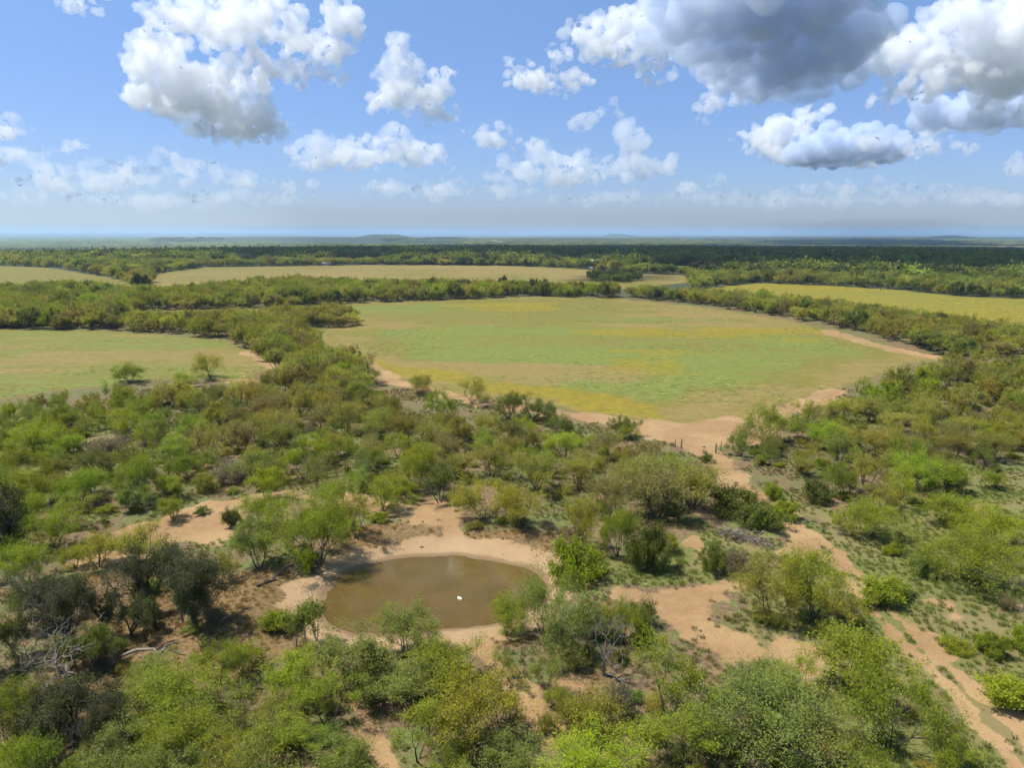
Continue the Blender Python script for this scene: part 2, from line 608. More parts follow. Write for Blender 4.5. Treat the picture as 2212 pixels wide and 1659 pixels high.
def ground_material():
    t = NT('earth and grass')
    P = t.pos()
    s1, s2, s3 = t.n('SeparateColor'), t.n('SeparateColor'), t.n('SeparateColor')
    for s, a in ((s1, 'm1'), (s2, 'm2'), (s3, 'm3')):
        t.set(s.inputs[0], t.attr(a))
    dirt, green, dry = s1.outputs
    mint, yel, tan = s2.outputs
    fld, far, bank = s3.outputs
    nf = t.noise(3.2, 5, .65, P)
    nm = t.noise(.75, 5, .6, P)
    nl = t.noise(.11, 4, .55, P)
    nv = t.noise(.02, 4, .6, P)
    ng = t.noise(11.0, 3, .6, P)
    # scrub floor: litter, bare soil, weeds
    litter = t.mix(t.ramp(nf, .3, .7), (0.095, 0.065, 0.034), (0.181, 0.120, 0.069))
    soil = t.mix(t.ramp(nm, .3, .7), (0.245, 0.148, 0.068), (0.297, 0.191, 0.092))
    soil = t.mix(t.ramp(ng, .35, .75), soil, (0.206, 0.120, 0.056))
    weed = t.mix(t.ramp(nf, .3, .7), (0.065, 0.082, 0.026), (0.142, 0.150, 0.047))
    col = t.mix(t.ramp(nm, .5, .66), litter, soil)
    col = t.mix(t.ramp(t.math('ADD', t.math('MULTIPLY', nl, .5), t.math('MULTIPLY', nm, .5)), .46, .56), col, weed)
    # grassy ground
    gcol = t.mix(t.ramp(nf, .3, .72), (0.086, 0.099, 0.024), (0.155, 0.150, 0.047))
    gcol = t.mix(t.ramp(nl, .45, .62), gcol, (0.172, 0.138, 0.060))
    gm = t.ramp(t.math('ADD', green, t.math('MULTIPLY', t.math('SUBTRACT', nm, .5), 1.5)), .38, .62)
    col = t.mix(gm, col, gcol)
    # dry grass
    dcol = t.mix(t.ramp(nf, .3, .7), (.105, .064, .026), (.20, .132, .058))
    dm = t.ramp(t.math('ADD', dry, t.math('MULTIPLY', t.math('SUBTRACT', nm, .5), 1.2)), .4, .6)
    col = t.mix(dm, col, dcol)
    # wood floor seen from afar
    fcol = t.mix(nl, (.03, .044, .024), (.06, .068, .034))
    fcol = t.mix(t.ramp(nv, .58, .66), fcol, (.10, .10, .05))
    col = t.mix(far, col, fcol)
    # pasture
    st = t.n('Mapping')
    t.set(st.inputs['Vector'], P)
    st.inputs['Scale'].default_value = (.35, 1.0, 1.0)
    ns = t.noise(.30, 5, .65, st.outputs[0])
    ns2 = t.noise(1.4, 4, .65, st.outputs[0])
    pg = t.mix(t.ramp(ns2, .3, .7), (0.125, 0.112, 0.024), (0.185, 0.150, 0.043))
    mm = t.ramp(t.math('ADD', mint, t.math('MULTIPLY', t.math('SUBTRACT', ns, .5), 1.6)), .4, .75)
    pm = t.mix(t.ramp(ns2, .3, .7), (0.107, 0.129, 0.026), (0.172, 0.185, 0.053))
    pc = t.mix(mm, pg, pm)
    tm = t.ramp(t.math('ADD', tan, t.math('MULTIPLY', t.math('SUBTRACT', ns, .5), 1.5)), .42, .72)
    pc = t.mix(tm, pc, t.mix(t.ramp(ns2, .3, .7), (0.172, 0.125, 0.047), (0.228, 0.168, 0.069)))
    ym = t.ramp(t.math('ADD', yel, t.math('MULTIPLY', t.math('SUBTRACT', t.math('ADD', t.math('MULTIPLY', ns, .5), t.math('MULTIPLY', ns2, .5)), .5), 2.2)), .45, 1.0, 0, .85)
    pc = t.mix(ym, pc, t.mix(t.ramp(ns2, .3, .7), (0.146, 0.120, 0.017), (0.258, 0.189, 0.009)))
    pc = t.mix(t.ramp(t.noise(.9, 6, .7, st.outputs[0]), .56, .72, 0, .5), pc, (0.086, 0.095, 0.026))
    pc = t.mix(1.0, pc, (.98, 1.0, .80), 'MULTIPLY')
    pc = t.mix(t.ramp(t.noise(2.6, 5, .75, st.outputs[0]), .48, .66, 0, .75), pc, t.mix(1.0, pc, (.58, .64, .55), 'MULTIPLY'))
    col = t.mix(fld, col, pc)
    # bare earth
    dd = t.ramp(t.math('ADD', dirt, t.math('MULTIPLY', t.math('SUBTRACT', t.math('ADD', t.math('MULTIPLY', nm, .6), t.math('MULTIPLY', nf, .4)), .5), 1.3)), .4, .66)
    vo = t.n('TexVoronoi', feature='DISTANCE_TO_EDGE')
    vo.inputs['Scale'].default_value = 2.6
    t.set(vo.inputs['Vector'], P)
    crack = t.ramp(vo.outputs['Distance'], .0, .06, 1, 0)
    sc = t.mix(t.math('MULTIPLY', crack, t.math('MULTIPLY', bank, .5)), soil, (0.172, 0.107, 0.052))
    sc = t.mix(t.ramp(nl, .4, .7), sc, (0.318, 0.211, 0.103))
    sc = t.mix(t.math('MULTIPLY', t.ramp(nf, .56, .68), .6), sc, (0.163, 0.116, 0.048))
    sc = t.mix(t.ramp(t.noise(7.0, 4, .7, P), .6, .68, 0, .55), sc, (0.129, 0.082, 0.037))
    sc = t.mix(t.ramp(t.noise(1.7, 5, .7, P), .55, .75, 0, .6), sc, (0.361, 0.249, 0.133))
    sc = t.mix(t.math('MULTIPLY', bank, .55), sc, t.mix(nf, (.27, .185, .10), (.40, .29, .175)))
    col = t.mix(dd, col, sc)
    # wet rim of the pond
    sz = t.n('SeparateXYZ')
    t.set(sz.inputs[0], P)
    wet = t.math('MULTIPLY', t.ramp(sz.outputs[2], WATER_Z + .03, WATER_Z + .13, 1, 0), bank)
    col = t.mix(t.math('MULTIPLY', wet, .75), col, (0.138, 0.086, 0.047))
    t.set(t.b.inputs['Base Color'], col)
    hgt = t.math('ADD', t.math('MULTIPLY', nf, .5), t.math('MULTIPLY', ng, .25))
    t.bump(t.math('ADD', hgt, t.math('MULTIPLY', nm, .8)), .8, .16)
    return t.m


build_ground()

# the stock pond's water
wm = NT('muddy water')
wn1 = wm.noise(.35, 3, .5, wm.pos())
wm.set(wm.b.inputs['Base Color'], wm.mix(wm.ramp(wn1, .35, .65), (.098, .063, .02), (.115, .075, .028)))
wm.b.inputs['Roughness'].default_value = 0.03
wm.b.inputs['Specular IOR Level'].default_value = 0.5
wm.b.inputs['IOR'].default_value = 2.15
wm.bump(wm.noise(5.0, 2, .5, wm.pos()), .05, .01)
pc = np.array(POND)
pout = pc + (pc - pc.mean(0)) / np.linalg.norm(pc - pc.mean(0), axis=1)[:, None] * 1.6
pv = np.concatenate([[[*pc.mean(0), WATER_Z]], np.c_[pout, np.full(len(pout), WATER_Z)]])
n = len(pout)
pf = [(0, 1 + i, 1 + (i + 1) % n) for i in range(n)]
water = link(bpy.data.objects.new('water', mesh_np('water', pv, np.array(pf), [wm.m])))
water['kind'] = 'structure'

# ------------------------------------------------------------------ clouds: closed puffs of scattering vapour, at their own distance
bm_ = bmesh.new()
bmesh.ops.create_icosphere(bm_, subdivisions=2, radius=1)
IV = np.array([v.co[:] for v in bm_.verts])
IF = np.array([[v.index for v in f_.verts] for f_ in bm_.faces])
bm_.free()
CRNG = np.random.default_rng(3)
VAPOUR = {}


def vapour(dens, alb=(.925, .932, .95)):
    if (dens, alb) not in VAPOUR:
        m = bpy.data.materials.new('cloud vapour')
        m.use_nodes = True
        m.node_tree.nodes.clear()
        out = m.node_tree.nodes.new('ShaderNodeOutputMaterial')
        v = m.node_tree.nodes.new('ShaderNodeVolumePrincipled')
        v.inputs['Absorption Color'].default_value = (0, 0, 0, 1)
        v.inputs['Color'].default_value = (*alb, 1)
        v.inputs['Density'].default_value = dens
        v.inputs['Anisotropy'].default_value = 0.1
        m.node_tree.links.new(v.outputs[0], out.inputs['Volume'])
        VAPOUR[(dens, alb)] = m
    return VAPOUR[(dens, alb)]


def cloud_mesh(C, R, vox, dens, rough=9.0, alb=(.925, .932, .95)):
    C, R = np.array(C), np.maximum(np.array(R), vox * 1.15)
    cen = C.mean(0)
    V = ((C - cen)[:, None] + IV[None] * R[:, None, None]).reshape(-1, 3)
    F = (IF[None] + (np.arange(len(C)) * len(IV))[:, None, None]).reshape(-1, 3)
    me = mesh_np('cloud', V, F)
    o = link(bpy.data.objects.new('cloud', me))
    o.location = cen
    m = o.modifiers.new('r', 'REMESH')
    m.mode = 'VOXEL'
    m.voxel_size = vox
    for sc, st in ((12, rough), (5, rough * .5), (2.2, rough * .22)):
        t = bpy.data.textures.new('t', 'CLOUDS')
        t.noise_scale = vox * sc
        t.noise_depth = 5
        d = o.modifiers.new('d', 'DISPLACE')
        d.texture = t
        d.strength = vox * st
        d.mid_level = .52
        d.texture_coords = 'LOCAL'
    nm = bpy.data.meshes.new_from_object(o.evaluated_get(bpy.context.evaluated_depsgraph_get()))
    o.modifiers.clear()
    o.data = nm
    bpy.data.meshes.remove(me)
    nm.materials.clear()
    nm.materials.append(vapour(dens, alb))
    return o


def cloud(label, blobs, base_y, dens, vox=26.0, alt=1350.0, dmax=34000.0, puff=1.0):
    """blobs: outlines of the cloud's heaps in the photograph (centre and half sizes in px); base_y sets how far off its base hangs"""
    el = math.atan((CY - base_y) / FPX) - PITCH
    dist = min(dmax, alt / math.tan(max(el, .02)))
    k = dist / FPX
    C, R = [], []
    for cx, cy, rx, ry in blobs:
        d = ray(cx, cy)
        c = d * dist / math.hypot(d[0], d[1])
        c = c + np.array([0, CRNG.uniform(-.5, .5) * rx * k, 0])
        nn = int(min(90, max(12, rx * ry / 55, 4.5 * rx / ry)))
        for i in range(nn):
            a = CRNG.uniform(0, 2 * math.pi)
            r = math.sqrt(CRNG.uniform(0, 1)) * .85
            dy = CRNG.uniform(-.7, .7) * rx * k * math.sqrt(1 - r * r)
            q = c + np.array([r * math.cos(a) * rx * k, dy, r * math.sin(a) * ry * k])
            rad = ry * k * CRNG.uniform(.2, .42) * (1.1 - .6 * r)
            C.append(q)
            R.append(rad)
            for j in range(13):
                e = CRNG.normal(size=3)
                e /= np.linalg.norm(e)
                if CRNG.random() < .7:
                    e[2] = abs(e[2]) * .9
                rc = rad * CRNG.uniform(.14, .42)
                C.append(q + e * (rad - .2 * rc))
                R.append(rc)
    o = cloud_mesh(C, R, vox * dist / 11000 * puff, dens * .8 * 11000 / dist)
    return tag(o, label, 'cloud', 'cumulus clouds in the sky')


cloud('largest white cumulus cloud, upper left, with grey shaded underside', [
    (440, 60, 110, 50), (560, 40, 110, 50), (640, 85, 70, 35), (330, 125, 75, 55), (400, 185, 120, 65), (530, 140, 90, 45),
    (470, 235, 120, 55), (560, 262, 60, 40), (660, 160, 65, 32), (300, 200, 40, 35), (500, 290, 110, 14)], 310, .0062)
cloud('tall white cloud tower touching the right side of the largest cloud', [(740, 40, 38, 60), (715, 100, 45, 35), (690, 60, 30, 25), (735, 150, 35, 28)], 290, .0062)
cloud('white cumulus standing right of the largest cloud, with a pointed top', [
    (852, 100, 32, 36), (862, 150, 62, 44), (895, 200, 88, 40), (955, 158, 34, 24), (935, 240, 66, 28), (825, 212, 44, 26)], 275, .0055)
cloud('long flat-based cloud low over the middle left, a row of heaps', [
    (665, 330, 66, 30), (700, 300, 34, 28), (780, 322, 80, 34), (860, 310, 55, 34), (905, 332, 72, 30), (955, 345, 36, 18), (820, 345, 130, 14)], 362, .0045, 34)
cloud('small faint cloud just below the base of the largest cloud', [(370, 326, 36, 22), (425, 345, 45, 10)], 355, .004)
cloud('tiny flat cloud alone at the left', [(172, 304, 30, 10)], 313, .004)
cloud('ragged cloud cut by the left edge of the view', [(8, 262, 40, 26), (30, 282, 35, 10)], 295, .004)
cloud('strip of cloud cut by the top edge at the left', [(195, -4, 55, 14)], 12, .005)
cloud('bright round cumulus left of the great dark cloud', [
    (1155, 155, 62, 30), (1200, 112, 38, 22), (1110, 140, 26, 24), (1240, 170, 50, 26), (1195, 190, 48, 20), (1160, 160, 80, 24)], 210, .0055)
cloud('small ragged puff above the bright round cumulus', [(1245, 45, 24, 18), (1225, 60, 14, 8)], 72, .004)
cloud('bright heaped cloud at the left end of the great dark cloud', [
    (1310, 60, 70, 48), (1380, 40, 70, 50), (1390, 110, 80, 34), (1400, 160, 45, 22), (1280, 100, 30, 25), (1350, 130, 50, 22)], 190, .0062)
cloud('white lobe hanging below the great dark cloud', [(1545, 170, 20, 20), (1570, 205, 48, 26), (1525, 245, 32, 22)], 262, .005)
cloud('tiny wisp in the blue gap beneath the great dark cloud', [(1460, 150, 10, 14)], 160, .003)
cloud('massive white cumulus filling the upper right corner', [
    (1900, 90, 50, 45), (1980, 105, 75, 50), (2110, 50, 110, 60), (2060, 150, 110, 45), (2170, 130, 80, 70), (1985, 185, 75, 30), (2230, 60, 90, 80), (2170, 235, 60, 22)], 262, .0065)
cloud('white heap with long dark flat base at the right', [
    (1695, 285, 70, 42), (1745, 265, 52, 36), (1635, 300, 50, 26), (1690, 325, 60, 22), (1820, 345, 110, 13), (1900, 335, 110, 14), (1790, 310, 80, 24)], 358, .0075)
cloud('small oblong cloud above the long dark base', [(1885, 303, 38, 11), (1865, 295, 16, 10)], 316, .004)
cloud('lumpy white cloud near the right edge above the low bank', [(2005, 290, 46, 22), (2065, 315, 48, 13), (1990, 312, 28, 14)], 332, .005)
cloud('cloud cut by the right edge low over the horizon', [(2215, 360, 26, 24)], 385, .004)
cloud('white puffs in the centre between two long cloud rows', [(1070, 288, 54, 28), (1030, 285, 34, 24), (1105, 305, 38, 18), (1150, 310, 30, 14)], 325, .0045)
cloud('pair of small puffs stacked at the centre right', [(1320, 238, 26, 22), (1325, 212, 10, 12), (1258, 262, 30, 20)], 285, .004)
cloud('chain of faint heaps rising in a tower right of centre', [
    (1362, 285, 26, 32), (1372, 325, 40, 30), (1400, 355, 70, 26), (1450, 362, 44, 20), (1300, 350, 66, 26), (1240, 345, 55, 26), (1175, 330, 42, 32), (1115, 350, 55, 18),
    (1180, 375, 90, 18), (1280, 380, 110, 18), (1080, 372, 60, 14)], 398, .0036, 36)
cloud('small faint heap low right of the cloud chain', [(1542, 390, 32, 15), (1495, 402, 40, 9)], 410, .0035)
cloud('faint low bank of cloud over the right horizon', [(1870, 396, 65, 16), (1950, 402, 65, 14), (2020, 402, 44, 12), (1780, 402, 50, 12), (1700, 408, 50, 10)], 416, .0026)
cloud('faint low bank of cloud over the left horizon', [
    (130, 362, 70, 16), (240, 366, 85, 26), (330, 370, 75, 24), (440, 382, 90, 20), (30, 352, 55, 20), (540, 388, 60, 14), (640, 398, 60, 12), (40, 390, 90, 14), (200, 392, 120, 12)], 408, .0024, 38)
cloud('very faint low puffs over the middle of the horizon', [(830, 404, 70, 16), (930, 408, 70, 14), (1020, 405, 60, 13), (985, 388, 40, 14), (1110, 410, 60, 10)], 420, .0024, 38)


cloud('barely visible lowest layer of cloud over the left horizon', [(100, 425, 150, 9), (330, 430, 160, 8), (560, 428, 140, 8), (450, 415, 90, 9)], 436, .0014, 40)
cloud('barely visible lowest layer of cloud over the right horizon', [(1300, 425, 150, 9), (1530, 430, 160, 8), (1760, 432, 140, 8), (2000, 430, 150, 8), (2180, 425, 90, 8)], 438, .0014, 40)
cloud('flat wisps left of the tiny flat cloud at left', [(60, 330, 60, 8), (130, 322, 40, 7), (20, 318, 30, 6)], 338, .003)


def cloud_deck(label, px_poly, alt, thick, step, dens, hole=0.0):
    """a broad flat-based cloud seen from below; the outline is that of its base, in px"""
    D = np.array([ray(a, b) for a, b in px_poly])
    P = (D * ((alt - CAMH) / D[:, 2])[:, None])[:, :2]
    lo, hi = P.min(0), P.max(0)
    C, R = [], []
    for gx in np.arange(lo[0], hi[0], step):
        for gy in np.arange(lo[1], hi[1], step):
            x, y = gx + CRNG.uniform(-.45, .45) * step, gy + CRNG.uniform(-.45, .45) * step
            dd = poly_sd(P, np.array([x]), np.array([y]))[0]
            if dd < 0 and fbm(np.array([x]), np.array([y]), step * 3.5, 3, 7)[0] > hole:
                top = thick * min(1, -dd / (2.5 * step) + .25) * CRNG.uniform(.5, 1)
                for q in np.arange(0, top, step * .6):
                    C.append([x + CRNG.normal() * step * .25, y + CRNG.normal() * step * .25, alt + q + CRNG.uniform(.3, .6) * step])
                    R.append(step * CRNG.uniform(.4, .8))
    o = cloud_mesh(C, R, step * .16, dens, 4.0, (.75, .82, .94))
    return tag(o, label, 'cloud', 'cumulus clouds in the sky')


cloud_deck('great cloud with broad dark blue-grey underside, upper right', [(1390, 70), (1500, 20), (1560, -40), (1800, -60), (1870, 30), (1885, 120), (1850, 185), (1740, 222), (1640, 225), (1560, 205), (1480, 150), (1420, 120)],
           1350, 800, 190, .006)
cloud_deck('long dark flat cloud base low at the right', [(1690, 345), (1760, 330), (1880, 322), (1960, 330), (1930, 350), (1800, 362), (1700, 360)], 1350, 420, 240, .006)
cloud_deck('grey flat cloud base at the right under the massive cumulus', [(1960, 262), (2060, 250), (2230, 240), (2260, 275), (2120, 288), (2000, 285)], 1350, 420, 220, .006)


# clouds that drift above the frame and shade the land beyond the pastures
def shade_cloud(px_poly, alt, step, thick, dens):
    P = wl(px_poly)
    off = np.array([SUN.x, SUN.y]) / SUN.z * alt
    lo, hi = P.min(0), P.max(0)
    C, R = [], []
    for gx in np.arange(lo[0], hi[0], step):
        for gy in np.arange(lo[1], hi[1], step):
            x, y = gx + CRNG.uniform(-.4, .4) * step, gy + CRNG.uniform(-.4, .4) * step
            if inpoly(P, np.array([x]), np.array([y]))[0]:
                for q in range(3):
                    C.append([x + off[0] + CRNG.normal() * step * .2, y + off[1] + CRNG.normal() * step * .2, alt + CRNG.uniform(0, thick)])
                    R.append(step * CRNG.uniform(.5, .8))
    o = cloud_mesh(C, R, step * .25, dens, 3.0)
    o['kind'] = 'structure'
    return o


shade_cloud([(60, 561), (450, 567), (700, 566), (1250, 573), (1400, 582), (1560, 592), (1750, 600), (2300, 618), (3000, 620), (3000, 545), (2300, 541), (1400, 532), (650, 537), (400, 552)], 1350, 95, 380, .035)
shade_cloud([(1195, 606), (1260, 610), (1390, 606), (1395, 596), (1330, 592), (1270, 598)], 1300, 22, 60, .02)

# ------------------------------------------------------------------ plants
def leaf_material(name, tint_default, rough=.75, trans=.46):
    t = NT(name)
    tint = t.attr('tint', 'INSTANCER')
    lv = t.attr('lv', 'GEOMETRY', 'Fac')
    g = t.n('HueSaturation')
    t.set(g.inputs['Color'], tint)
    t.set(g.inputs['Hue'], t.ramp(lv, 0, 1, .485, .515))
    t.set(g.inputs['Value'], t.math('MULTIPLY_ADD', lv, .75, .62))
    t.set(g.inputs['Saturation'], t.math('MULTIPLY_ADD', lv, .2, .9))
    col = g.outputs[0]
    t.t.nodes.remove(t.b)
    d, tr, mx, gl, m2 = t.n('BsdfDiffuse'), t.n('BsdfTranslucent'), t.n('MixShader'), t.n('BsdfGlossy'), t.n('MixShader')
    t.set(d.inputs['Color'], col)
    t.set(tr.inputs['Color'], t.mix(1.0, col, (1.1, 1.15, .55), 'MULTIPLY'))
    mx.inputs[0].default_value = trans
    t.t.links.new(d.outputs[0], mx.inputs[1])
    t.t.links.new(tr.outputs[0], mx.inputs[2])
    gl.inputs['Roughness'].default_value = .55
    gl.inputs['Color'].default_value = (1, 1, 1, 1)
    m2.inputs[0].default_value = .008
    t.t.links.new(mx.outputs[0], m2.inputs[1])
    t.t.links.new(gl.outputs[0], m2.inputs[2])
    t.t.links.new(m2.outputs[0], t.out.inputs['Surface'])
    return t.m


def bark_material(name, a, b, scale=6.0):
    t = NT(name)
    co = t.n('TexCoord').outputs['Object']
    n1 = t.noise(scale * 8, 5, .65, co)
    t.set(t.b.inputs['Base Color'], t.mix(t.ramp(n1, .3, .7), a, b))
    t.bump(n1, .7, .03)
    return t.m


LEAF = leaf_material('leaves', (.1, .16, .03))
BARK = bark_material('dark bark', (.045, .034, .027), (.12, .095, .075))
TWIG = bark_material('grey twigs', (.075, .06, .046), (.16, .13, .10))
DEAD = bark_material('weathered dead wood', (.12, .095, .08), (.27, .23, .20))
OLDWOOD = bark_material('bleached wood', (.15, .125, .105), (.33, .28, .24))


def tubes(segs, sides):
    """segs (n,8): p0 p1 r0 r1 -> open tapered tubes"""
    segs = np.asarray(segs, float)
    p0, p1, r0, r1 = segs[:, :3], segs[:, 3:6], segs[:, 6], segs[:, 7]
    d = p1 - p0
    d /= np.linalg.norm(d, axis=1)[:, None] + 1e-9
    ref = np.where(np.abs(d[:, 2:3]) > .9, np.array([[1., 0, 0]]), np.array([[0, 0, 1.]]))
    u = np.cross(d, ref)
    u /= np.linalg.norm(u, axis=1)[:, None] + 1e-9
    v = np.cross(d, u)
    a = np.arange(sides) * 2 * math.pi / sides
    ring = u[:, None] * np.cos(a)[None, :, None] + v[:, None] * np.sin(a)[None, :, None]
    V = np.concatenate([p0[:, None] + ring * r0[:, None, None], p1[:, None] + ring * r1[:, None, None]], 1)
    i = np.arange(sides)
    f = np.stack([i, (i + 1) % sides, (i + 1) % sides + sides, i + sides], 1)
    F = f[None] + (np.arange(len(segs)) * 2 * sides)[:, None, None]
    return V.reshape(-1, 3), F.reshape(-1, 4)


def skeleton(rng, stems, tilt, L0, r0, levels, kids, ratio, wiggle, up, droop, fork=(22, 48), trunk=0.0):
    """returns segments (with level) and twig tips of a shrubby, many-stemmed tree"""
    segs, tips = [], []

    def perp(d):
        e = rng.normal(size=3)
        e -= d * e.dot(d)
        return e / (np.linalg.norm(e) + 1e-9)

    def branch(p, d, L, r, lev):
        n = 4 if lev == 0 else (2 if lev >= levels else 3)
        q = p
        for i in range(n):
            d = d + perp(d) * wiggle * rng.uniform(.3, 1)
            d[2] += up if lev < 2 else (-droop if lev >= levels - 1 else up * .3)
            d = d / np.linalg.norm(d)
            nq = q + d * L / n
            ra, rb = r * (1 - .45 * i / n), r * (1 - .45 * (i + 1) / n)
            segs.append((*q, *nq, ra, rb, lev))
            q = nq
            if lev >= levels:
                tips.append((*q, *d, lev))
            elif i >= 1 and lev < levels and rng.random() < (.55 if lev else .35):
                e = d * math.cos(.8) + perp(d) * math.sin(.8)
                branch(q, e / np.linalg.norm(e), L * ratio * rng.uniform(.5, .8), rb * .55, lev + 1)
        if lev < levels:
            k = rng.integers(kids[0], kids[1] + 1)
            e0 = perp(d)
            for j in range(k):
                a = math.radians(rng.uniform(*fork))
                th = 2 * math.pi * j / k + rng.uniform(-.5, .5)
                e = e0 * math.cos(th) + np.cross(d, e0) * math.sin(th)
                nd = d * math.cos(a) + e * math.sin(a)
                branch(q, nd, L * ratio * rng.uniform(.8, 1.2), r * .55 * rng.uniform(.8, 1.1), lev + 1)

    az = rng.uniform(0, 7)
    base = np.zeros(3)
    if trunk > 0:
        top = np.array([rng.normal() * .06 * trunk, rng.normal() * .06 * trunk, trunk])
        segs.append((0, 0, -.15, *(top * .5 + rng.normal(size=3) * .03), r0 * 2.3, r0 * 1.75, 0))
        segs.append((*(top * .5), *top, r0 * 1.75, r0 * 1.5, 0))
        base = top
    for s in range(stems):
        a = az + s * 2 * math.pi / stems + rng.uniform(-.4, .4)
        ti = math.radians(rng.uniform(*tilt))
        d = np.array([math.cos(a) * math.sin(ti), math.sin(a) * math.sin(ti), math.cos(ti)])
        p = base + np.array([math.cos(a), math.sin(a), 0]) * r0 * (1.2 if trunk == 0 else .5)
        if trunk == 0:
            p[2] = -.1
        branch(p, d, L0 * rng.uniform(.8, 1.15), r0 * rng.uniform(.75, 1.1), 0)
    return np.array(segs), np.array(tips)


def leaves(rng, tips, per, spread, ln, wd, up=.35, along=.6, lvbase=None):
    n = len(tips)
    p = np.repeat(tips[:, :3], per, 0)
    d = np.repeat(tips[:, 3:6], per, 0)
    m = n * per
    s = np.repeat(rng.uniform(.6, 1.3, n), per)[:, None]
    p = p - d * rng.uniform(0, 1, (m, 1)) * spread * 1.6 + rng.normal(size=(m, 3)) * spread * .62 * s
    ax = d * along + rng.normal(size=(m, 3)) * .7 + np.array([0, 0, -.1])
    ax /= np.linalg.norm(ax, axis=1)[:, None]
    nr = rng.normal(size=(m, 3)) * .8 + np.array([0, 0, up * 2])
    sd = np.cross(ax, nr)
    sd /= np.linalg.norm(sd, axis=1)[:, None] + 1e-9
    L = ln * rng.uniform(.6, 1.3, (m, 1))
    W = wd * rng.uniform(.6, 1.3, (m, 1))
    V = np.stack([p, p + ax * L * .5 + sd * W * .5, p + ax * L, p + ax * L * .5 - sd * W * .5], 1).reshape(-1, 3)
    F = np.arange(m * 4).reshape(-1, 4)
    lv = np.clip(np.repeat(rng.normal(.5, .17, n), per) + rng.normal(0, .14, m), 0, 1)
    return V, F, np.repeat(lv, 4)


def normalise(segs, tips):
    t = tips[:, :3]
    zmax = np.percentile(t[:, 2], 97)
    c = np.median(t[:, :2], 0) * .6
    rr = np.percentile(np.hypot(t[:, 0] - c[0], t[:, 1] - c[1]), 92)
    return zmax, rr


PROTO = {}


def make_proto(key, seed, sk, per, spread, ln, wd, wood=None, twigwood=None, split=2, up=.35, along=.6, one=False, sides=5, vine=0, clump=0.0, bare=.5):
    """tree meshes at life size; PROTO[key] = (trunk mesh, crown mesh or None, height, crown radius)"""
    rng = np.random.default_rng(seed)
    segs, tips = skeleton(rng, **sk)
    H, R = normalise(segs, tips)
    lev = segs[:, 8]
    wood, twigwood = wood or BARK, twigwood or wood or TWIG
    thick, thin = segs[lev < split], segs[lev >= split]
    tv, tf = tubes(thick[:, :8], sides)
    parts_v, parts_f, mi, lvs = [], [], [], []
    if len(thin):
        v, f = tubes(thin[:, :8], 3)
        parts_v.append(v)
        parts_f.append(f)
        mi.append(np.zeros(len(f), int))
        lvs.append(np.zeros(len(v)))
    if vine:   # creeper leaves up the trunk and the lower limbs
        q = segs[lev <= 2]
        q = q[q[:, 5] < H * .62]
        vt = np.c_[(q[:, :3] + q[:, 3:6]) / 2, np.zeros((len(q), 2)), np.full(len(q), -.3), np.zeros(len(q))]
        keep = tips[(tips[:, 0] < .3 * R) | (tips[:, 2] < H * .5)]
        tips = np.concatenate([keep, np.repeat(vt, vine, 0)])
    if clump and per:   # foliage gathers in tufts and leaves gaps
        cell = np.floor(tips[:, :3] / clump + rng.uniform(0, 9, 3)).astype(np.int64)
        hsh = hash2(cell[:, 0] * 31 + cell[:, 2] * 17, cell[:, 1] * 13 + cell[:, 2], seed)
        low = 1 - .8 * (tips[:, 2] < H * bare) * (np.hypot(tips[:, 0], tips[:, 1]) < R * .8)
        tips = tips[rng.random(len(tips)) < np.where(hsh < .45, .18, 1.0) * low]
    if per:
        v, f, lv = leaves(rng, tips, per, spread, ln, wd, up, along)
        off = sum(len(a) for a in parts_v)
        parts_v.append(v)
        parts_f.append(f + off)
        mi.append(np.ones(len(f), int))
        lvs.append(lv)
    if one:
        off = sum(len(a) for a in parts_v)
        parts_v.append(tv)
        parts_f.append(tf + off)
        mi.append(np.zeros(len(tf), int))
        lvs.append(np.zeros(len(tv)))
    crown = None
    if parts_v:
        crown = mesh_np(key + '_crown', np.concatenate(parts_v), np.concatenate(parts_f), [twigwood if not one else wood, LEAF], np.concatenate(mi))
        fattr(crown, 'lv', np.concatenate(lvs))
    trunk = None if one else mesh_np(key + '_trunk', tv, tf, [wood])
    PROTO[key] = (trunk, crown, H, R)


MESQ = dict(tilt=(18, 46), L0=1.5, r0=.075, kids=(2, 3), ratio=.74, wiggle=.22, up=.07, droop=.10, fork=(20, 44))
for i in range(6):   # leafy mesquites
    make_proto('green%d' % i, 100 + i, dict(MESQ, stems=[3, 4, 5, 2, 4, 3][i], levels=4), 20, .30, .155, .05, BARK, TWIG, clump=.85, up=.6)
for i in range(3):   # wide old mesquites
    make_proto('big%d' % i, 150 + i, dict(MESQ, stems=[4, 5, 4][i], levels=5, L0=1.7, tilt=(22, 54), ratio=.76), 8, .34, .165, .052, BARK, TWIG, clump=1.1, up=.6)
for i in range(5):   # thin, brownish mesquites whose limbs show
    make_proto('olive%d' % i, 200 + i, dict(MESQ, stems=[4, 5, 3, 6, 4][i], levels=4, tilt=(12, 42), up=.10, droop=.02), 12, .30, .17, .045, BARK, TWIG, clump=.7, up=.5)
for i in range(3):   # dark broad-leaved oaks
    make_proto('oak%d' % i, 300 + i, dict(stems=[4, 3, 4][i], tilt=(8, 66), L0=1.4, r0=.10, levels=4, kids=(2, 3), ratio=.72, wiggle=.3, up=.03, droop=.06, fork=(25, 70), trunk=.25), 22, .30, .125, .07, BARK, TWIG, up=.6, clump=.7, bare=0)
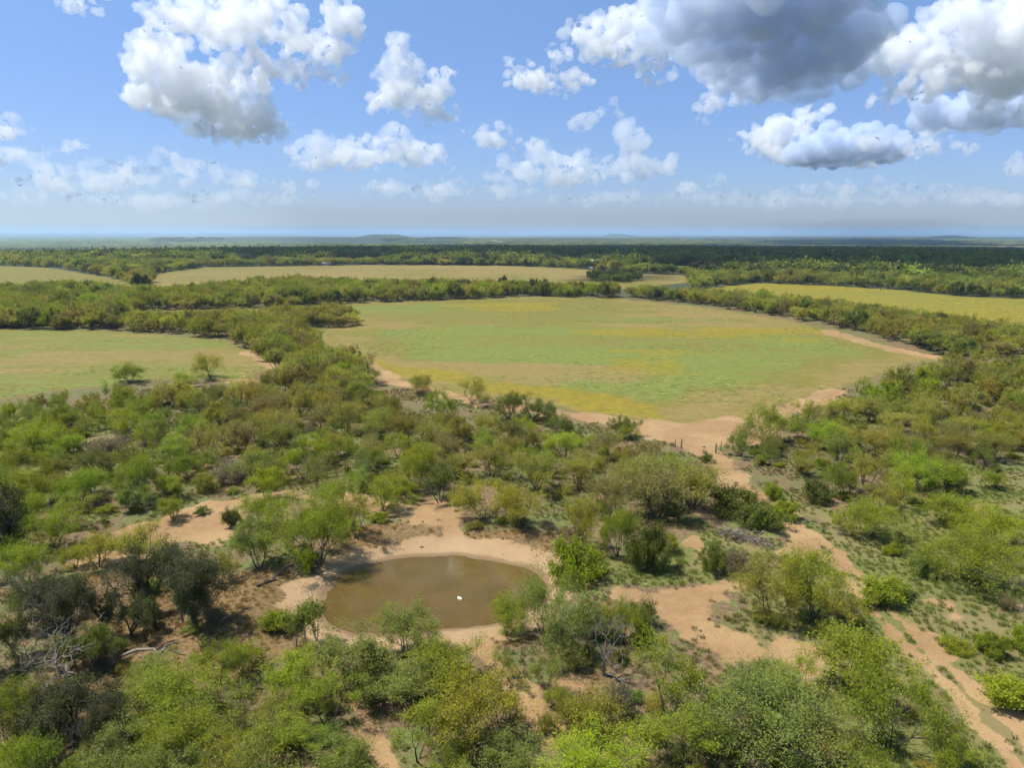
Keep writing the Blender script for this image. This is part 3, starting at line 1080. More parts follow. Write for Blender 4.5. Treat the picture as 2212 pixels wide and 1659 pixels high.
for i in range(2):   # vine-hung, half-bare trees
    make_proto('half%d' % i, 320 + i, dict(stems=[3, 4][i], tilt=(10, 40), L0=1.7, r0=.11, levels=4, kids=(2, 3), ratio=.72, wiggle=.3, up=.05, droop=.0, fork=(25, 60), trunk=.7), 16, .36, .13, .075, BARK, DEAD, up=.5, vine=6)
for i in range(3):   # rounded shrubs
    make_proto('shrub%d' % i, 400 + i, dict(stems=[6, 7, 5][i], tilt=(10, 62), L0=.55, r0=.022, levels=3, kids=(2, 3), ratio=.75, wiggle=.25, up=.05, droop=.0, fork=(20, 50)), 20, .15, .11, .04, TWIG, TWIG, split=1)
for i in range(2):   # grey, twiggy brush
    make_proto('brush%d' % i, 420 + i, dict(stems=[7, 9][i], tilt=(8, 60), L0=.6, r0=.018, levels=3, kids=(2, 4), ratio=.74, wiggle=.28, up=.06, droop=-.02, fork=(18, 45)), 7, .12, .09, .03, TWIG, TWIG, split=1)
for i in range(3):   # dead trees
    make_proto('dead%d' % i, 500 + i, dict(stems=[4, 4, 3][i], tilt=(18, 62), L0=1.5, r0=.10, levels=4, kids=(2, 3), ratio=.74, wiggle=.38, up=.05, droop=-.02, fork=(22, 60), trunk=[1.4, .7, 1.0][i]), 0, 0, 0, 0, DEAD, DEAD)
for i in range(2):   # slender saplings
    make_proto('sapling%d' % i, 540 + i, dict(stems=3, tilt=(4, 22), L0=1.3, r0=.03, levels=2, kids=(2, 3), ratio=.5, wiggle=.16, up=.05, droop=.03, fork=(15, 40)), 30, .26, .16, .055, TWIG, TWIG, split=1)
# lower-detail copies for the thickets and hedgerows farther off
for i in range(4):
    make_proto('mid_green%d' % i, 600 + i, dict(MESQ, stems=3, levels=3), 26, .36, .28, .11, BARK, TWIG, one=True, sides=3, clump=.9, up=.6)
    make_proto('mid_olive%d' % i, 620 + i, dict(MESQ, stems=4, levels=3, up=.09, droop=.0), 19, .33, .28, .095, BARK, TWIG, one=True, sides=3, clump=.9, up=.5)
for i in range(2):
    make_proto('mid_oak%d' % i, 640 + i, dict(MESQ, stems=3, levels=3, trunk=.8), 24, .40, .34, .2, BARK, BARK, one=True, sides=3, up=.5)
for i in range(3):
    make_proto('far_tree%d' % i, 660 + i, dict(MESQ, stems=4, levels=2), 14, .55, .75, .42, BARK, BARK, one=True, sides=3, up=.5)


def grass_proto(key, seed, blades, hgt, rad, wd):
    rng = np.random.default_rng(seed)
    a = rng.uniform(0, 6.283, blades)
    r = rad * np.sqrt(rng.uniform(0, 1, blades)) * .5
    b = np.stack([r * np.cos(a), r * np.sin(a), np.full(blades, -.02)], 1)
    lean = rng.uniform(.1, .9, blades)
    a2 = a + rng.normal(0, .7, blades)
    h = hgt * rng.uniform(.5, 1.1, blades)
    tip = b + np.stack([np.cos(a2) * lean * rad, np.sin(a2) * lean * rad, h], 1)
    sd = np.stack([-np.sin(a2), np.cos(a2), np.zeros(blades)], 1) * wd / 2
    mid = b * .45 + tip * .55 + np.array([0, 0, .12]) * h[:, None]
    V = np.stack([b, mid + sd, tip, mid - sd], 1).reshape(-1, 3)
    me = mesh_np(key, V, np.arange(blades * 4).reshape(-1, 4), [LEAF, LEAF])
    fattr(me, 'lv', np.repeat(np.clip(rng.normal(.5, .2, blades), 0, 1), 4))
    PROTO[key] = (None, me, hgt, rad)


for i in range(3):
    grass_proto('tuft%d' % i, 700 + i, 46, .30, .34, .035)
for i in range(2):
    grass_proto('weed%d' % i, 720 + i, 34, .42, .75, .16)

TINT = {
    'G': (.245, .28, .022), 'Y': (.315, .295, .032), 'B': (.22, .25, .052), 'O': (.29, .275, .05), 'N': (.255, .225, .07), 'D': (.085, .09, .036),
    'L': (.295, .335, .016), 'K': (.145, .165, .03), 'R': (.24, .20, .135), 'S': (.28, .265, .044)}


def tinted(code, rng, var=.17):
    c = np.array(TINT[code])
    c = c * (1 + rng.normal(0, var)) * (1 + rng.normal(0, var * .35, 3))
    return [float(q) for q in np.clip(c, .01, .4)]


def plant(name, key, x, y, z, w, h, tint, rz, label, cat, group, lean=(0, 0)):
    """one plant: an empty at its foot with its trunk and crown; w crown width, h height in metres"""
    trunk, crown, H, R = PROTO[key]
    o = empty(name, (x, y, z), rz, (w / (2 * R), w / (2 * R), h / H))
    o.rotation_euler = (lean[0], lean[1], rz)
    tag(o, label, cat, group)
    if trunk is not None:
        link(bpy.data.objects.new('trunk', trunk), o)
    if crown is not None:
        c = link(bpy.data.objects.new('crown' if key[:4] != 'dead' else 'branches', crown), o)
        c['tint'] = tint
    return o


def scatter(name, label, cat, pts, keys, kind='stuff'):
    """pts rows: x y z rot sx sy sz r g b key-index; one object that strews copies of the given plants"""
    pts = np.asarray(pts, float)
    me = mesh_points(name, pts[:, :3])
    fattr(me, 'rot', np.c_[np.zeros((len(pts), 2)), pts[:, 3]], 'FLOAT_VECTOR')
    fattr(me, 'scl', pts[:, 4:7], 'FLOAT_VECTOR')
    fattr(me, 'tint', pts[:, 7:10], 'FLOAT_VECTOR')
    fattr(me, 'pid', pts[:, 10], 'INT')
    o = link(bpy.data.objects.new(name, me))
    tag(o, label, cat, None, kind)
    g = bpy.data.node_groups.new(name, 'GeometryNodeTree')
    g.interface.new_socket('Geometry', in_out='INPUT', socket_type='NodeSocketGeometry')
    g.interface.new_socket('Geometry', in_out='OUTPUT', socket_type='NodeSocketGeometry')
    gi, go, jn = g.nodes.new('NodeGroupInput'), g.nodes.new('NodeGroupOutput'), g.nodes.new('GeometryNodeJoinGeometry')

    def named(nm, typ):
        a = g.nodes.new('GeometryNodeInputNamedAttribute')
        a.data_type = typ
        a.inputs['Name'].default_value = nm
        return a.outputs['Attribute']
    rot, scl, pid = named('rot', 'FLOAT_VECTOR'), named('scl', 'FLOAT_VECTOR'), named('pid', 'INT')
    for k, key in enumerate(keys):
        src = bpy.data.objects.new(key, PROTO[key][1])
        oi = g.nodes.new('GeometryNodeObjectInfo')
        oi.inputs['Object'].default_value = src
        oi.inputs['As Instance'].default_value = True
        cmpn = g.nodes.new('FunctionNodeCompare')
        cmpn.data_type = 'INT'
        cmpn.operation = 'EQUAL'
        ii = [s for s in cmpn.inputs if s.type == 'INT']
        g.links.new(pid, ii[0])
        ii[1].default_value = k
        ip = g.nodes.new('GeometryNodeInstanceOnPoints')
        g.links.new(gi.outputs[0], ip.inputs['Points'])
        g.links.new(cmpn.outputs['Result'], ip.inputs['Selection'])
        g.links.new(oi.outputs['Geometry'], ip.inputs['Instance'])
        g.links.new(rot, ip.inputs['Rotation'])
        g.links.new(scl, ip.inputs['Scale'])
        g.links.new(ip.outputs[0], jn.inputs[0])
    g.links.new(jn.outputs[0], go.inputs[0])
    md = o.modifiers.new('strew', 'NODES')
    md.node_group = g
    return o


def mesh_points(name, V):
    me = bpy.data.meshes.new(name)
    me.vertices.add(len(V))
    me.vertices.foreach_set('co', np.ascontiguousarray(V, np.float32).ravel())
    me.update()
    return me

# ------------------------------------------------------------------ plants of the foreground, one by one
# foot x, foot y, crown width, height from foot (pixels of the 2212 frame), family, colour, label
HAND = [
    # front edge of the view
    (474, 1478, 120, 112, 'green', 'G', 'green mesquite just right of the fallen pale log, feathery dome'),
    (392, 1560, 210, 130, 'green', 'G', 'broad green mesquite below the fallen pale log, many fine stems'),
    (402, 1648, 150, 120, 'green', 'G', 'green mesquite with dark stems second from the lower left corner thicket'),
    (262, 1690, 190, 130, 'green', 'B', 'grey-green mesquite at the bottom edge beside the dark oaks'),
    (350, 1715, 150, 110, 'green', 'B', 'grey-green mesquite cut by the bottom edge, right of dark oaks'),
    (590, 1570, 95, 70, 'olive', 'O', 'thin olive mesquite amid green ones, left of the small path'),
    (575, 1640, 150, 85, 'green', 'G', 'low green mesquite at the bottom, just below the thin olive one'),
    (500, 1700, 160, 110, 'green', 'Y', 'yellow-green mesquite cut by the bottom edge, lower left'),
    (490, 1580, 130, 90, 'green', 'B', 'grey-green mesquite in the middle of the lower left thicket'),
    (745, 1478, 160, 130, 'green', 'B', 'feathery grey-green mesquite at the near left end of the pond'),
    (610, 1510, 120, 95, 'green', 'G', 'green mesquite left of the pond near end, below leafy bush'),
    (712, 1568, 170, 120, 'green', 'G', 'leaning green mesquite at the left side of the small bare path'),
    (877, 1415, 135, 105, 'green', 'B', 'open feathery mesquite standing at the near pond bank'),
    (976, 1482, 150, 115, 'green', 'G', 'dense green mesquite nearest below the pond, right of two'),
    (868, 1512, 165, 95, 'green', 'B', 'low grey-green mesquite below the pond, left of the dense one'),
    (1035, 1614, 190, 150, 'green', 'Y', 'yellow-green mesquite with many upright stems beside the bare footpath'),
    (905, 1645, 180, 140, 'green', 'G', 'dark leafy green mesquite left of the yellow-green many-stemmed one'),
    (965, 1690, 130, 95, 'green', 'G', 'green mesquite cut by the bottom edge, below the many-stemmed one'),
    (1095, 1700, 140, 100, 'green', 'B', 'grey-green mesquite cut by the bottom edge, left of lime-green dome'),
    (1264, 1715, 230, 130, 'green', 'L', 'lime-green domed mesquite cut by the bottom edge'),
    (817, 1460, 42, 55, 'sapling', 'G', 'slim green sapling at the near pond bank, under open mesquite'),
    (1180, 1392, 190, 155, 'green', 'B', 'tall many-stemmed mesquite leaning over the right near end of the pond'),
    (1096, 1374, 95, 85, 'green', 'G', 'smaller green mesquite at pond edge, left of the tall leaning one'),
    (1100, 1472, 62, 68, 'green', 'B', 'small grey-green bushy mesquite left of the footpath fork'),
    (1178, 1490, 85, 85, 'green', 'B', 'small grey-green bushy mesquite right of the footpath fork'),
    (1202, 1528, 48, 45, 'green', 'G', 'tiny green mesquite bush directly below the grey-green bushy pair'),
    (1345, 1392, 80, 90, 'green', 'G', 'green mesquite behind the bare dead tree, by the orange clearing'),
    (1290, 1380, 85, 75, 'green', 'B', 'grey-green mesquite hidden left behind the bare dead tree'),
    (1440, 1545, 185, 175, 'green', 'G', 'tall bright green mesquite between dead tree and orange clearing'),
    (1465, 1660, 190, 130, 'green', 'G', 'bright green mesquite at bottom, below the tall bright one'),
    (1545, 1660, 130, 110, 'green', 'K', 'dark green mesquite at the bottom edge, left of the broad grey-green'),
    (1689, 1504, 130, 100, 'green', 'G', 'green mesquite between grey dead bush and the prickly pears'),
    (1660, 1632, 270, 195, 'green', 'B', 'very broad grey-green mesquite at the bottom right of centre'),
    (1765, 1655, 150, 120, 'olive', 'S', 'olive-green mesquite right against the very broad grey-green one'),
    (1872, 1492, 175, 150, 'green', 'G', 'big bright mesquite along the left side of the track, upper of two'),
    (1925, 1625, 225, 180, 'green', 'G', 'biggest bright mesquite left of the track at the lower right'),
    (1855, 1680, 150, 110, 'green', 'G', 'green mesquite at the bottom edge, left of biggest bright one'),
    (2035, 1668, 130, 105, 'green', 'G', 'green mesquite nearest the track at the bottom right'),
    (1668, 1348, 160, 150, 'green', 'S', 'left tree of the shaded mesquite group right of the clearing'),
    (1758, 1338, 200, 160, 'green', 'G', 'middle and tallest tree of the mesquite group beside the track'),
    (1815, 1370, 125, 95, 'green', 'S', 'right front tree of the mesquite group beside the track'),
    (2112, 1260, 190, 118, 'green', 'G', 'wide dark-shaded mesquite standing alone in the grass at far right'),
    (1882, 1160, 125, 85, 'green', 'G', 'dense low green mesquite right of the track bend'),
    (2150, 1185, 150, 95, 'green', 'L', 'lime-green mesquite at the right edge behind the wide shaded one'),
    (2060, 1130, 110, 75, 'green', 'G', 'green mesquite in the grass between thicket and wide shaded tree'),
    (2150, 1055, 46, 40, 'green', 'G', 'small lone round mesquite on the grass near right edge'),
    # left side
    (420, 1362, 150, 185, 'half', 'D', 'tall dark tree with bare upper right branches, left of the pond'),
    (332, 1328, 130, 180, 'half', 'D', 'dark leafy oak left of the tall half-bare tree'),
    (150, 1395, 140, 160, 'half', 'D', 'dark oak behind the sprawling dead tree, lower left'),
    (225, 1372, 110, 160, 'half', 'D', 'vine-hung half-bare tree right of the sprawling dead tree'),
    (157, 1595, 170, 130, 'oak', 'D', 'largest dark oak in the lower left corner, below dead tree'),
    (70, 1570, 130, 120, 'half', 'K', 'dark oak at the left edge in the lower corner'),
    (250, 1620, 110, 110, 'oak', 'D', 'small dark oak at the bottom left beside grey-green mesquite'),
    (385, 1300, 110, 120, 'half', 'D', 'half-bare dark tree behind the tall one left of pond'),
    (285, 1375, 100, 110, 'oak', 'D', 'dark low oak between the two vine-hung trees at left'),
    (100, 1345, 120, 120, 'half', 'D', 'half-bare dark tree near the left edge behind sprawling dead tree'),
    (205, 1450, 110, 100, 'oak', 'K', 'dark low oak right behind the sprawling dead tree'),
    (20, 1500, 120, 110, 'half', 'D', 'half-bare dark tree at the left edge below dead tree'),
    (320, 1500, 110, 80, 'green', 'B', 'grey-green mesquite just below the pale fallen log'),
    (645, 1650, 150, 95, 'green', 'G', 'green mesquite at bottom edge left of small bare path'),
    (720, 1690, 120, 90, 'green', 'B', 'grey-green mesquite cut by bottom edge beside the bare path'),
    (650, 1450, 90, 60, 'green', 'G', 'low green mesquite in front of the three slim saplings'),
    (530, 1460, 90, 70, 'green', 'G', 'green mesquite right of the feathery dome near the fallen log'),
    (480, 1262, 70, 70, 'olive', 'Y', 'thin yellow mesquite right of the tall half-bare tree'),
    (15, 1190, 120, 150, 'oak', 'D', 'dark oak cut by the left edge, beyond the clearing'),
    (30, 1420, 110, 140, 'half', 'K', 'half-bare dark tree at the left edge beside dead tree'),
    (15, 1620, 120, 150, 'green', 'G', 'bright green mesquite in the lower left corner'),
    (60, 1680, 120, 90, 'green', 'G', 'low green mesquite cut by the bottom left corner'),
    (66, 1275, 110, 110, 'green', 'G', 'green mesquite at the left edge above the dark trees'),
    (300, 1218, 120, 90, 'olive', 'Y', 'thin yellow mesquite just behind the dark leafy oak'),
    (215, 1225, 100, 75, 'olive', 'Y', 'thin yellow mesquite left of the dark leafy oak'),
    (120, 1185, 125, 98, 'green', 'G', 'vase-shaped green mesquite at the left of the orange clearing'),
    (165, 1224, 56, 50, 'green', 'G', 'small green mesquite below the vase-shaped one'),
    (375, 1124, 58, 52, 'green', 'G', 'small lone mesquite in the middle of the orange left clearing'),
    (565, 1140, 90, 72, 'green', 'G', 'green mesquite at the right end of the orange left clearing'),
    (560, 1228, 95, 105, 'green', 'B', 'grey-green mesquite left of the pond, below the clearing'),
    (690, 1222, 150, 165, 'green', 'G', 'tall green mesquite standing over the far left bank of the pond'),
    (630, 1190, 90, 80, 'green', 'B', 'grey-green mesquite beside the tall one over the far left bank'),
    (772, 1165, 110, 105, 'green', 'S', 'olive-green mesquite above the left half of the pond'),
    (740, 1100, 100, 85, 'green', 'G', 'green mesquite in the row behind the pond, left'),
    (830, 1105, 80, 75, 'green', 'G', 'green mesquite in the row behind the pond, right of another'),
    (1045, 1126, 150, 100, 'green', 'Y', 'left of the twin round yellow-green mesquites behind the pond'),
    (1129, 1137, 120, 95, 'green', 'Y', 'right of the twin round yellow-green mesquites behind the pond'),
    (878, 1078, 68, 55, 'green', 'G', 'small round bright mesquite behind the pond, left of dark one'),
    (950, 1086, 80, 95, 'green', 'K', 'upright dark green mesquite behind the pond'),
    (577, 1084, 74, 74, 'green', 'L', 'small bright green mesquite with short trunk above the left clearing'),
    (1255, 1182, 85, 110, 'olive', 'Y', 'thin yellowish mesquite at the far right end of the pond'),
    (1333, 1202, 70, 105, 'green', 'G', 'upright green mesquite right of the pond, between thin and dark ones'),
    (1420, 1118, 160, 125, 'olive', 'N', 'big brownish bare-limbed mesquite right behind the pond'),
    (1310, 1122, 110, 100, 'olive', 'N', 'brownish thin mesquite left of the big bare-limbed one'),
    (1495, 1100, 120, 105, 'olive', 'O', 'olive mesquite right of the big bare-limbed one, by the track'),
    (1370, 1075, 110, 90, 'olive', 'O', 'olive mesquite behind the big bare-limbed one'),
    (1160, 1060, 110, 85, 'olive', 'O', 'olive mesquite just behind the twin round trees'),
    # edges of the pasture
    (1019, 872, 80, 58, 'green', 'S', 'lone dark-limbed mesquite at the lower left pasture edge'),
    (1100, 905, 60, 60, 'green', 'K', 'dark green upright bush-like tree right of the lone pasture edge tree'),
    (1150, 912, 85, 62, 'oak', 'K', 'dark green broadleaf tree at pasture edge beside bright round one'),
    (1141, 945, 70, 48, 'green', 'L', 'bright lime round mesquite near the pasture edge'),
    (1195, 940, 70, 45, 'green', 'K', 'dark green low tree right of the bright lime round one'),
    (905, 850, 60, 40, 'green', 'S', 'small tree on the bare strip, left of the lone pasture edge tree'),
    (1345, 945, 60, 45, 'oak', 'K', 'dark broadleaf small tree on the pasture edge near the gate'),
    (455, 817, 80, 58, 'green', 'S', 'lone spreading mesquite standing at the left pasture edge'),
    (282, 826, 70, 42, 'green', 'G', 'green mesquite at the edge of the left pasture'),
    (395, 832, 90, 30, 'green', 'G', 'low green mesquite at left pasture edge beside the lone spreading one'),
    (1650, 960, 130, 95, 'green', 'G', 'large green mesquite right beside the track gate'),
    (1600, 985, 70, 70, 'green', 'B', 'grey-green bushy mesquite right at the track gate'),
    (2140, 738, 70, 42, 'oak', 'D', 'dark round oak in the right hedgerow'),
]
SHRUBS = [
    (1905, 1302, 95, 55, 'shrub', 'G', 'low green bush spreading beside the track, right of the mesquite group'),
    (1985, 1242, 60, 50, 'shrub', 'B', 'grey-green bush alone on the grass between track and wide tree'),
    (1955, 1290, 40, 28, 'shrub', 'B', 'small bush right of the track bend, below grey-green bush'),
    (2138, 1412, 60, 50, 'shrub', 'G', 'green bush on the grass, second from right edge'),
    (2065, 1405, 60, 26, 'shrub', 'G', 'flat green bush on the grass left of the taller bush'),
    (2170, 1520, 110, 65, 'shrub', 'G', 'broad low green bush right of the lower track'),
    (2206, 1405, 60, 50, 'shrub', 'G', 'green bush cut by the right edge'),
    (1545, 1240, 56, 62, 'shrub', 'K', 'dark green bush left of a grey-brown one above the clearing'),
    (1590, 1238, 60, 50, 'brush', 'R', 'grey-brown twiggy bush above the orange clearing'),
    (1606, 1475, 50, 45, 'brush', 'R', 'grey dead-looking bush below the orange clearing'),
    (1590, 1110, 110, 60, 'shrub', 'K', 'long dark green bush upper part, left of the track'),
    (1655, 1140, 90, 50, 'shrub', 'K', 'dark green bush beside the pile of dead branches'),
    (1690, 1118, 60, 40, 'shrub', 'G', 'bright bush on the strip between two dirt ruts'),
    (1671, 1080, 40, 35, 'shrub', 'G', 'small bright bush near the track, above the dark one'),
    (1765, 1085, 56, 48, 'shrub', 'K', 'dark green bush at the thicket edge right of the track'),
    (1396, 1228, 80, 95, 'shrub', 'K', 'tall dark bluish bush right of the pond'),
    (1245, 1252, 115, 85, 'shrub', 'G', 'leafy green bush at the right far end of the pond'),
    (667, 1232, 34, 42, 'shrub', 'L', 'bright lime little bush at the left tip of the pond'),
    (598, 1362, 66, 46, 'shrub', 'G', 'leafy bright green bush near left end of the pond'),
    (500, 1138, 38, 40, 'shrub', 'K', 'dark little bush in the left clearing beside a mesquite'),
    (437, 1112, 32, 18, 'shrub', 'K', 'tiny dark bush alone on the orange left clearing'),
    (1282, 1590, 120, 100, 'brush', 'S', 'olive twiggy bush at the bottom centre, right of footpath'),
    (1230, 1560, 60, 60, 'brush', 'S', 'small olive twiggy bush left of another at bottom centre'),
    (1340, 1545, 70, 70, 'brush', 'R', 'grey-brown brush at the foot of the bare dead tree'),
    (1235, 1440, 70, 60, 'brush', 'S', 'olive brush between the footpath and the bare dead tree'),
    (1390, 1350, 60, 60, 'brush', 'K', 'dark brush behind the bare dead tree'),
    (1185, 1585, 50, 45, 'brush', 'S', 'sparse olive tuft-like bush on the footpath'),
    (770, 1650, 50, 45, 'shrub', 'B', 'little grey-green bush on the bare path at bottom edge'),
    (1440, 1190, 60, 45, 'brush', 'S', 'olive brush on the grass between pond and branch pile'),
    (445, 1062, 50, 45, 'brush', 'S', 'dark olive brush above the left clearing'),
    (500, 1040, 90, 50, 'brush', 'R', 'grey brush above the left clearing, right of olive brush'),
    (235, 985, 90, 45, 'brush', 'R', 'grey-brown brush in the left thicket between green mesquites'),
]
SAPLINGS = [
    (640, 1402, 40, 80, 'sapling', 'B', 'slim tall sapling on the near left bank, leftmost of three'),
    (662, 1398, 42, 90, 'sapling', 'B', 'slim tall sapling on the near left bank, middle of three'),
    (685, 1385, 46, 85, 'sapling', 'B', 'slim tall sapling on the near left bank, rightmost of three'),
    (1525, 1000, 30, 20, 'shrub', 'K', 'small green bush in the middle of the track at the gate'),
]
DEADS = [
    (1304, 1460, 120, 160, 'dead0', 'bare dead tree with thick dark trunk, right of the footpath', 'DEAD'),
    (150, 1470, 260, 135, 'dead1', 'sprawling grey dead tree with crooked limbs, lower left', 'DEAD'),
    (250, 1290, 110, 95, 'dead2', 'leaning dead tree with forked top, left of the dark oak', 'DEAD'),
    (70, 1330, 110, 130, 'dead0', 'grey dead tree at the left edge behind dark trees', 'DEAD'),
    (300, 1312, 100, 120, 'dead0', 'bare grey dead tree among the dark oaks left of pond', 'DEAD'),
    (60, 1440, 130, 110, 'dead2', 'grey dead tree at left edge beside the sprawling one', 'DEAD'),
    (395, 1345, 90, 140, 'dead2', 'bare grey dead tree beside the tall half-bare tree', 'DEAD'),
    (1215, 1235, 100, 85, 'dead2', 'bare dead tree at the far right tip of the pond', 'DEAD'),
    (1505, 1075, 70, 85, 'dead2', 'bare leaning dead tree beside the track, right of olive mesquites', 'DEAD'),
    (262, 1457, 36, 72, 'dead0', 'thin bare dead stem below the fallen pale log', 'DEAD'),
    (175, 1640, 90, 90, 'dead1', 'small grey dead tree amid the dark oaks at lower left', 'DEAD'),
]
PR = np.random.default_rng(5)
placed = []      # x, y, radius
N_IND = 0
CLASSES = {'green': 6, 'big': 3, 'olive': 5, 'oak': 3, 'half': 2, 'shrub': 3, 'brush': 2, 'sapling': 2}
NAMES = {'green': ('mesquite_tree', 'tree'), 'olive': ('mesquite_tree', 'tree'), 'oak': ('oak_tree', 'tree'), 'half': ('oak_tree', 'tree'), 'shrub': ('shrub', 'shrub'),
         'brush': ('brush_shrub', 'shrub'), 'sapling': ('sapling', 'tree')}
GROUPS = {'green': 'mesquite trees around the pond and track', 'olive': 'mesquite trees around the pond and track', 'oak': 'dark oaks', 'half': 'dark oaks', 'shrub': 'green shrubs',
          'brush': 'twiggy brush shrubs', 'sapling': 'slim saplings'}


def size_at(px, py, w, h):
    x, y, z, dep = at(px, py)
    k = dep / FPX
    th = math.atan2(CAMH - z, math.hypot(x, y))
    W = w * k
    H = max(.35 * h * k, (h * k - .30 * W * math.sin(th)) / math.cos(th) * .98)
    return x, y, z, W, H


for row in HAND + SHRUBS + SAPLINGS:
    px, py, w, h, fam, code, label = row
    x, y, z, W, H = size_at(px, py, w, h)
    key = fam + str(PR.integers(CLASSES[fam]))
    nm, cat = NAMES[fam]
    if fam == 'green' and W > 5.6:
        key = 'big' + str(PR.integers(3))
    plant(nm, key, x, y, z, W * 1.06, H, tinted(code, PR, .07), PR.uniform(0, 6.28), label, cat, GROUPS[fam])
    placed.append((x, y, W * .5))
    N_IND += fam in ('green', 'olive')
for px, py, w, h, key, label, _ in DEADS:
    x, y, z, W, H = size_at(px, py, w, h)
    plant('dead_tree', key, x, y, z, W, H, (0, 0, 0), PR.uniform(0, 6.28), label, 'tree', 'bare dead trees', lean=(PR.uniform(-.12, .12), PR.uniform(-.2, .2)))
    placed.append((x, y, W * .3))

# ------------------------------------------------------------------ thickets: the trees between and behind
OPEN = [wl(p) for p in (
    [(1330, 1270), (1600, 1250), (1640, 1440), (1520, 1440), (1400, 1320)],
    [(340, 1110), (430, 1075), (540, 1075), (650, 1062), (640, 1100), (540, 1150), (510, 1250), (690, 1250), (690, 1380), (560, 1420), (560, 1470), (380, 1480), (260, 1480),
     (250, 1400), (470, 1400), (500, 1200), (400, 1190), (300, 1180), (200, 1175)],
    [(720, 1200), (840, 1160), (1000, 1150), (1190, 1160), (1220, 1250), (1150, 1330), (1060, 1390), (700, 1390), (670, 1290)],
    [(1640, 1120), (1780, 1110), (1850, 1170), (1960, 1190), (1990, 1260), (2100, 1290), (2600, 1290), (2900, 1700), (2230, 1700), (2060, 1500), (1900, 1350), (1850, 1260), (1700, 1190)],
    [(1650, 1080), (1790, 1100), (1780, 1180), (1640, 1120), (1480, 1240), (1330, 1250), (1420, 1180), (1550, 1130)],
    [(1620, 1300), (1850, 1390), (1820, 1560), (1730, 1560), (1740, 1440), (1640, 1400)],
    [(2070, 1040), (2130, 1010), (2500, 980), (2600, 1130), (2230, 1120), (2130, 1090), (2040, 1100)],
    [(970, 1090), (1000, 1090), (1000, 1150), (970, 1150)],
)]
ZONES = [  # polygon of foot points, spacing m
    [(-500, 910), (0, 900), (60, 892), (250, 872), (420, 862), (510, 868), (570, 850), (625, 812), (650, 775), (700, 785), (760, 828), (800, 868), (900, 898), (1060, 925), (1200, 945), (1330, 968),
     (1420, 995), (1470, 1030), (1530, 1060), (1510, 1105), (1360, 1130), (1240, 1110), (1160, 1050), (990, 1045), (900, 1070), (760, 1100), (660, 1055), (560, 1060), (420, 1080),
     (300, 1110), (160, 1160), (0, 1180), (-600, 1300)],
    [(1590, 1000), (1640, 955), (1740, 915), (1850, 876), (1960, 836), (2050, 805), (2212, 792), (2700, 790), (2900, 1000), (2500, 985), (2130, 1030), (2040, 1060), (2010, 1100),
     (1900, 1125), (1800, 1075), (1700, 1040), (1610, 1000)],
    [(-900, 1260), (-40, 1200), (-30, 1640), (0, 1690), (800, 1720), (900, 2300), (-1400, 2300)],
    [(800, 1710), (2150, 1690), (2250, 1760), (2300, 2300), (800, 2300)],
]


def jgrid(lo, hi, s, rng):
    gx, gy = np.meshgrid(np.arange(lo[0], hi[0], s), np.arange(lo[1], hi[1], s))
    gx = gx + (np.arange(gx.shape[0]) % 2)[:, None] * s * .5
    return (gx.ravel() + rng.uniform(-.42, .42, gx.size) * s), (gy.ravel() + rng.uniform(-.42, .42, gx.size) * s)


def fill_colour(px, py, rng):
    """the mix of colours changes across the view"""
    u = rng.random()
    if px < 430:
        if py > 900:
            return ('green', 'G') if u < .5 else ('green', 'B') if u < .75 else ('green', 'S') if u < .9 else ('olive', 'O')
        return ('olive', 'O') if u < .5 else ('green', 'S') if u < .8 else ('green', 'G')
    if px < 1540:
        if py > 1000:
            return ('green', 'G') if u < .32 else ('green', 'B') if u < .5 else ('olive', 'O') if u < .75 else ('green', 'S') if u < .9 else ('olive', 'N')
        if py < 880:
            return ('olive', 'O') if u < .45 else ('olive', 'N') if u < .6 else ('green', 'S') if u < .9 else ('green', 'G')
        return ('olive', 'O') if u < .42 else ('olive', 'N') if u < .58 else ('green', 'S') if u < .82 else ('green', 'G') if u < .93 else ('green', 'K')
    if py > 1010:
        return ('green', 'G') if u < .5 else ('green', 'S') if u < .75 else ('green', 'K') if u < .87 else ('olive', 'O')
    return ('green', 'S') if u < .36 else ('green', 'G') if u < .58 else ('olive', 'O') if u < .84 else ('green', 'K') if u < .92 else ('olive', 'N')


def clear_of(x, y, rad, pl, f):
    P = np.array(pl)
    return not np.any(np.hypot(P[:, 0] - x, P[:, 1] - y) < f * (P[:, 2] + rad))


fill = []
for zi, zp in enumerate(ZONES):
    Zw = wl(zp)
    gx, gy = jgrid(Zw.min(0), Zw.max(0), 3.3, PR)
    sx, sy = project(gx, gy, height(gx, gy))
    ok = inpoly(zp, sx, sy) & (gy > 12)
    for Pp in OPEN:
        ok &= ~inpoly(Pp, gx, gy)
    for L, hw in LINES[:6]:
        ok &= line_d(L, gx, gy) > hw + 1.6
    ok &= poly_sd(POND, gx, gy) > 4
    for k in ('main', 'left'):
        ok &= poly_sd(FIELDS[k], gx, gy) > 1.0
    for x, y, px, py in zip(gx[ok], gy[ok], sx[ok], sy[ok]):
        rad = PR.uniform(1.45, 2.7)
        if clear_of(x, y, rad, placed, .84):
            fam, code = fill_colour(px, py, PR)
            fill.append((math.hypot(x, y), x, y, rad, fam, code, px, py))
            placed.append((x, y, rad))
fill.sort()
vis = [f for f in fill if (-60 < f[6] < 2272 and f[7] < 1900) or (f[7] > 1250 and f[7] < 1900 and -260 < f[6] < 2470)]
ind = vis[:max(0, 298 - N_IND)]
rest = [f for f in fill if f not in ind]
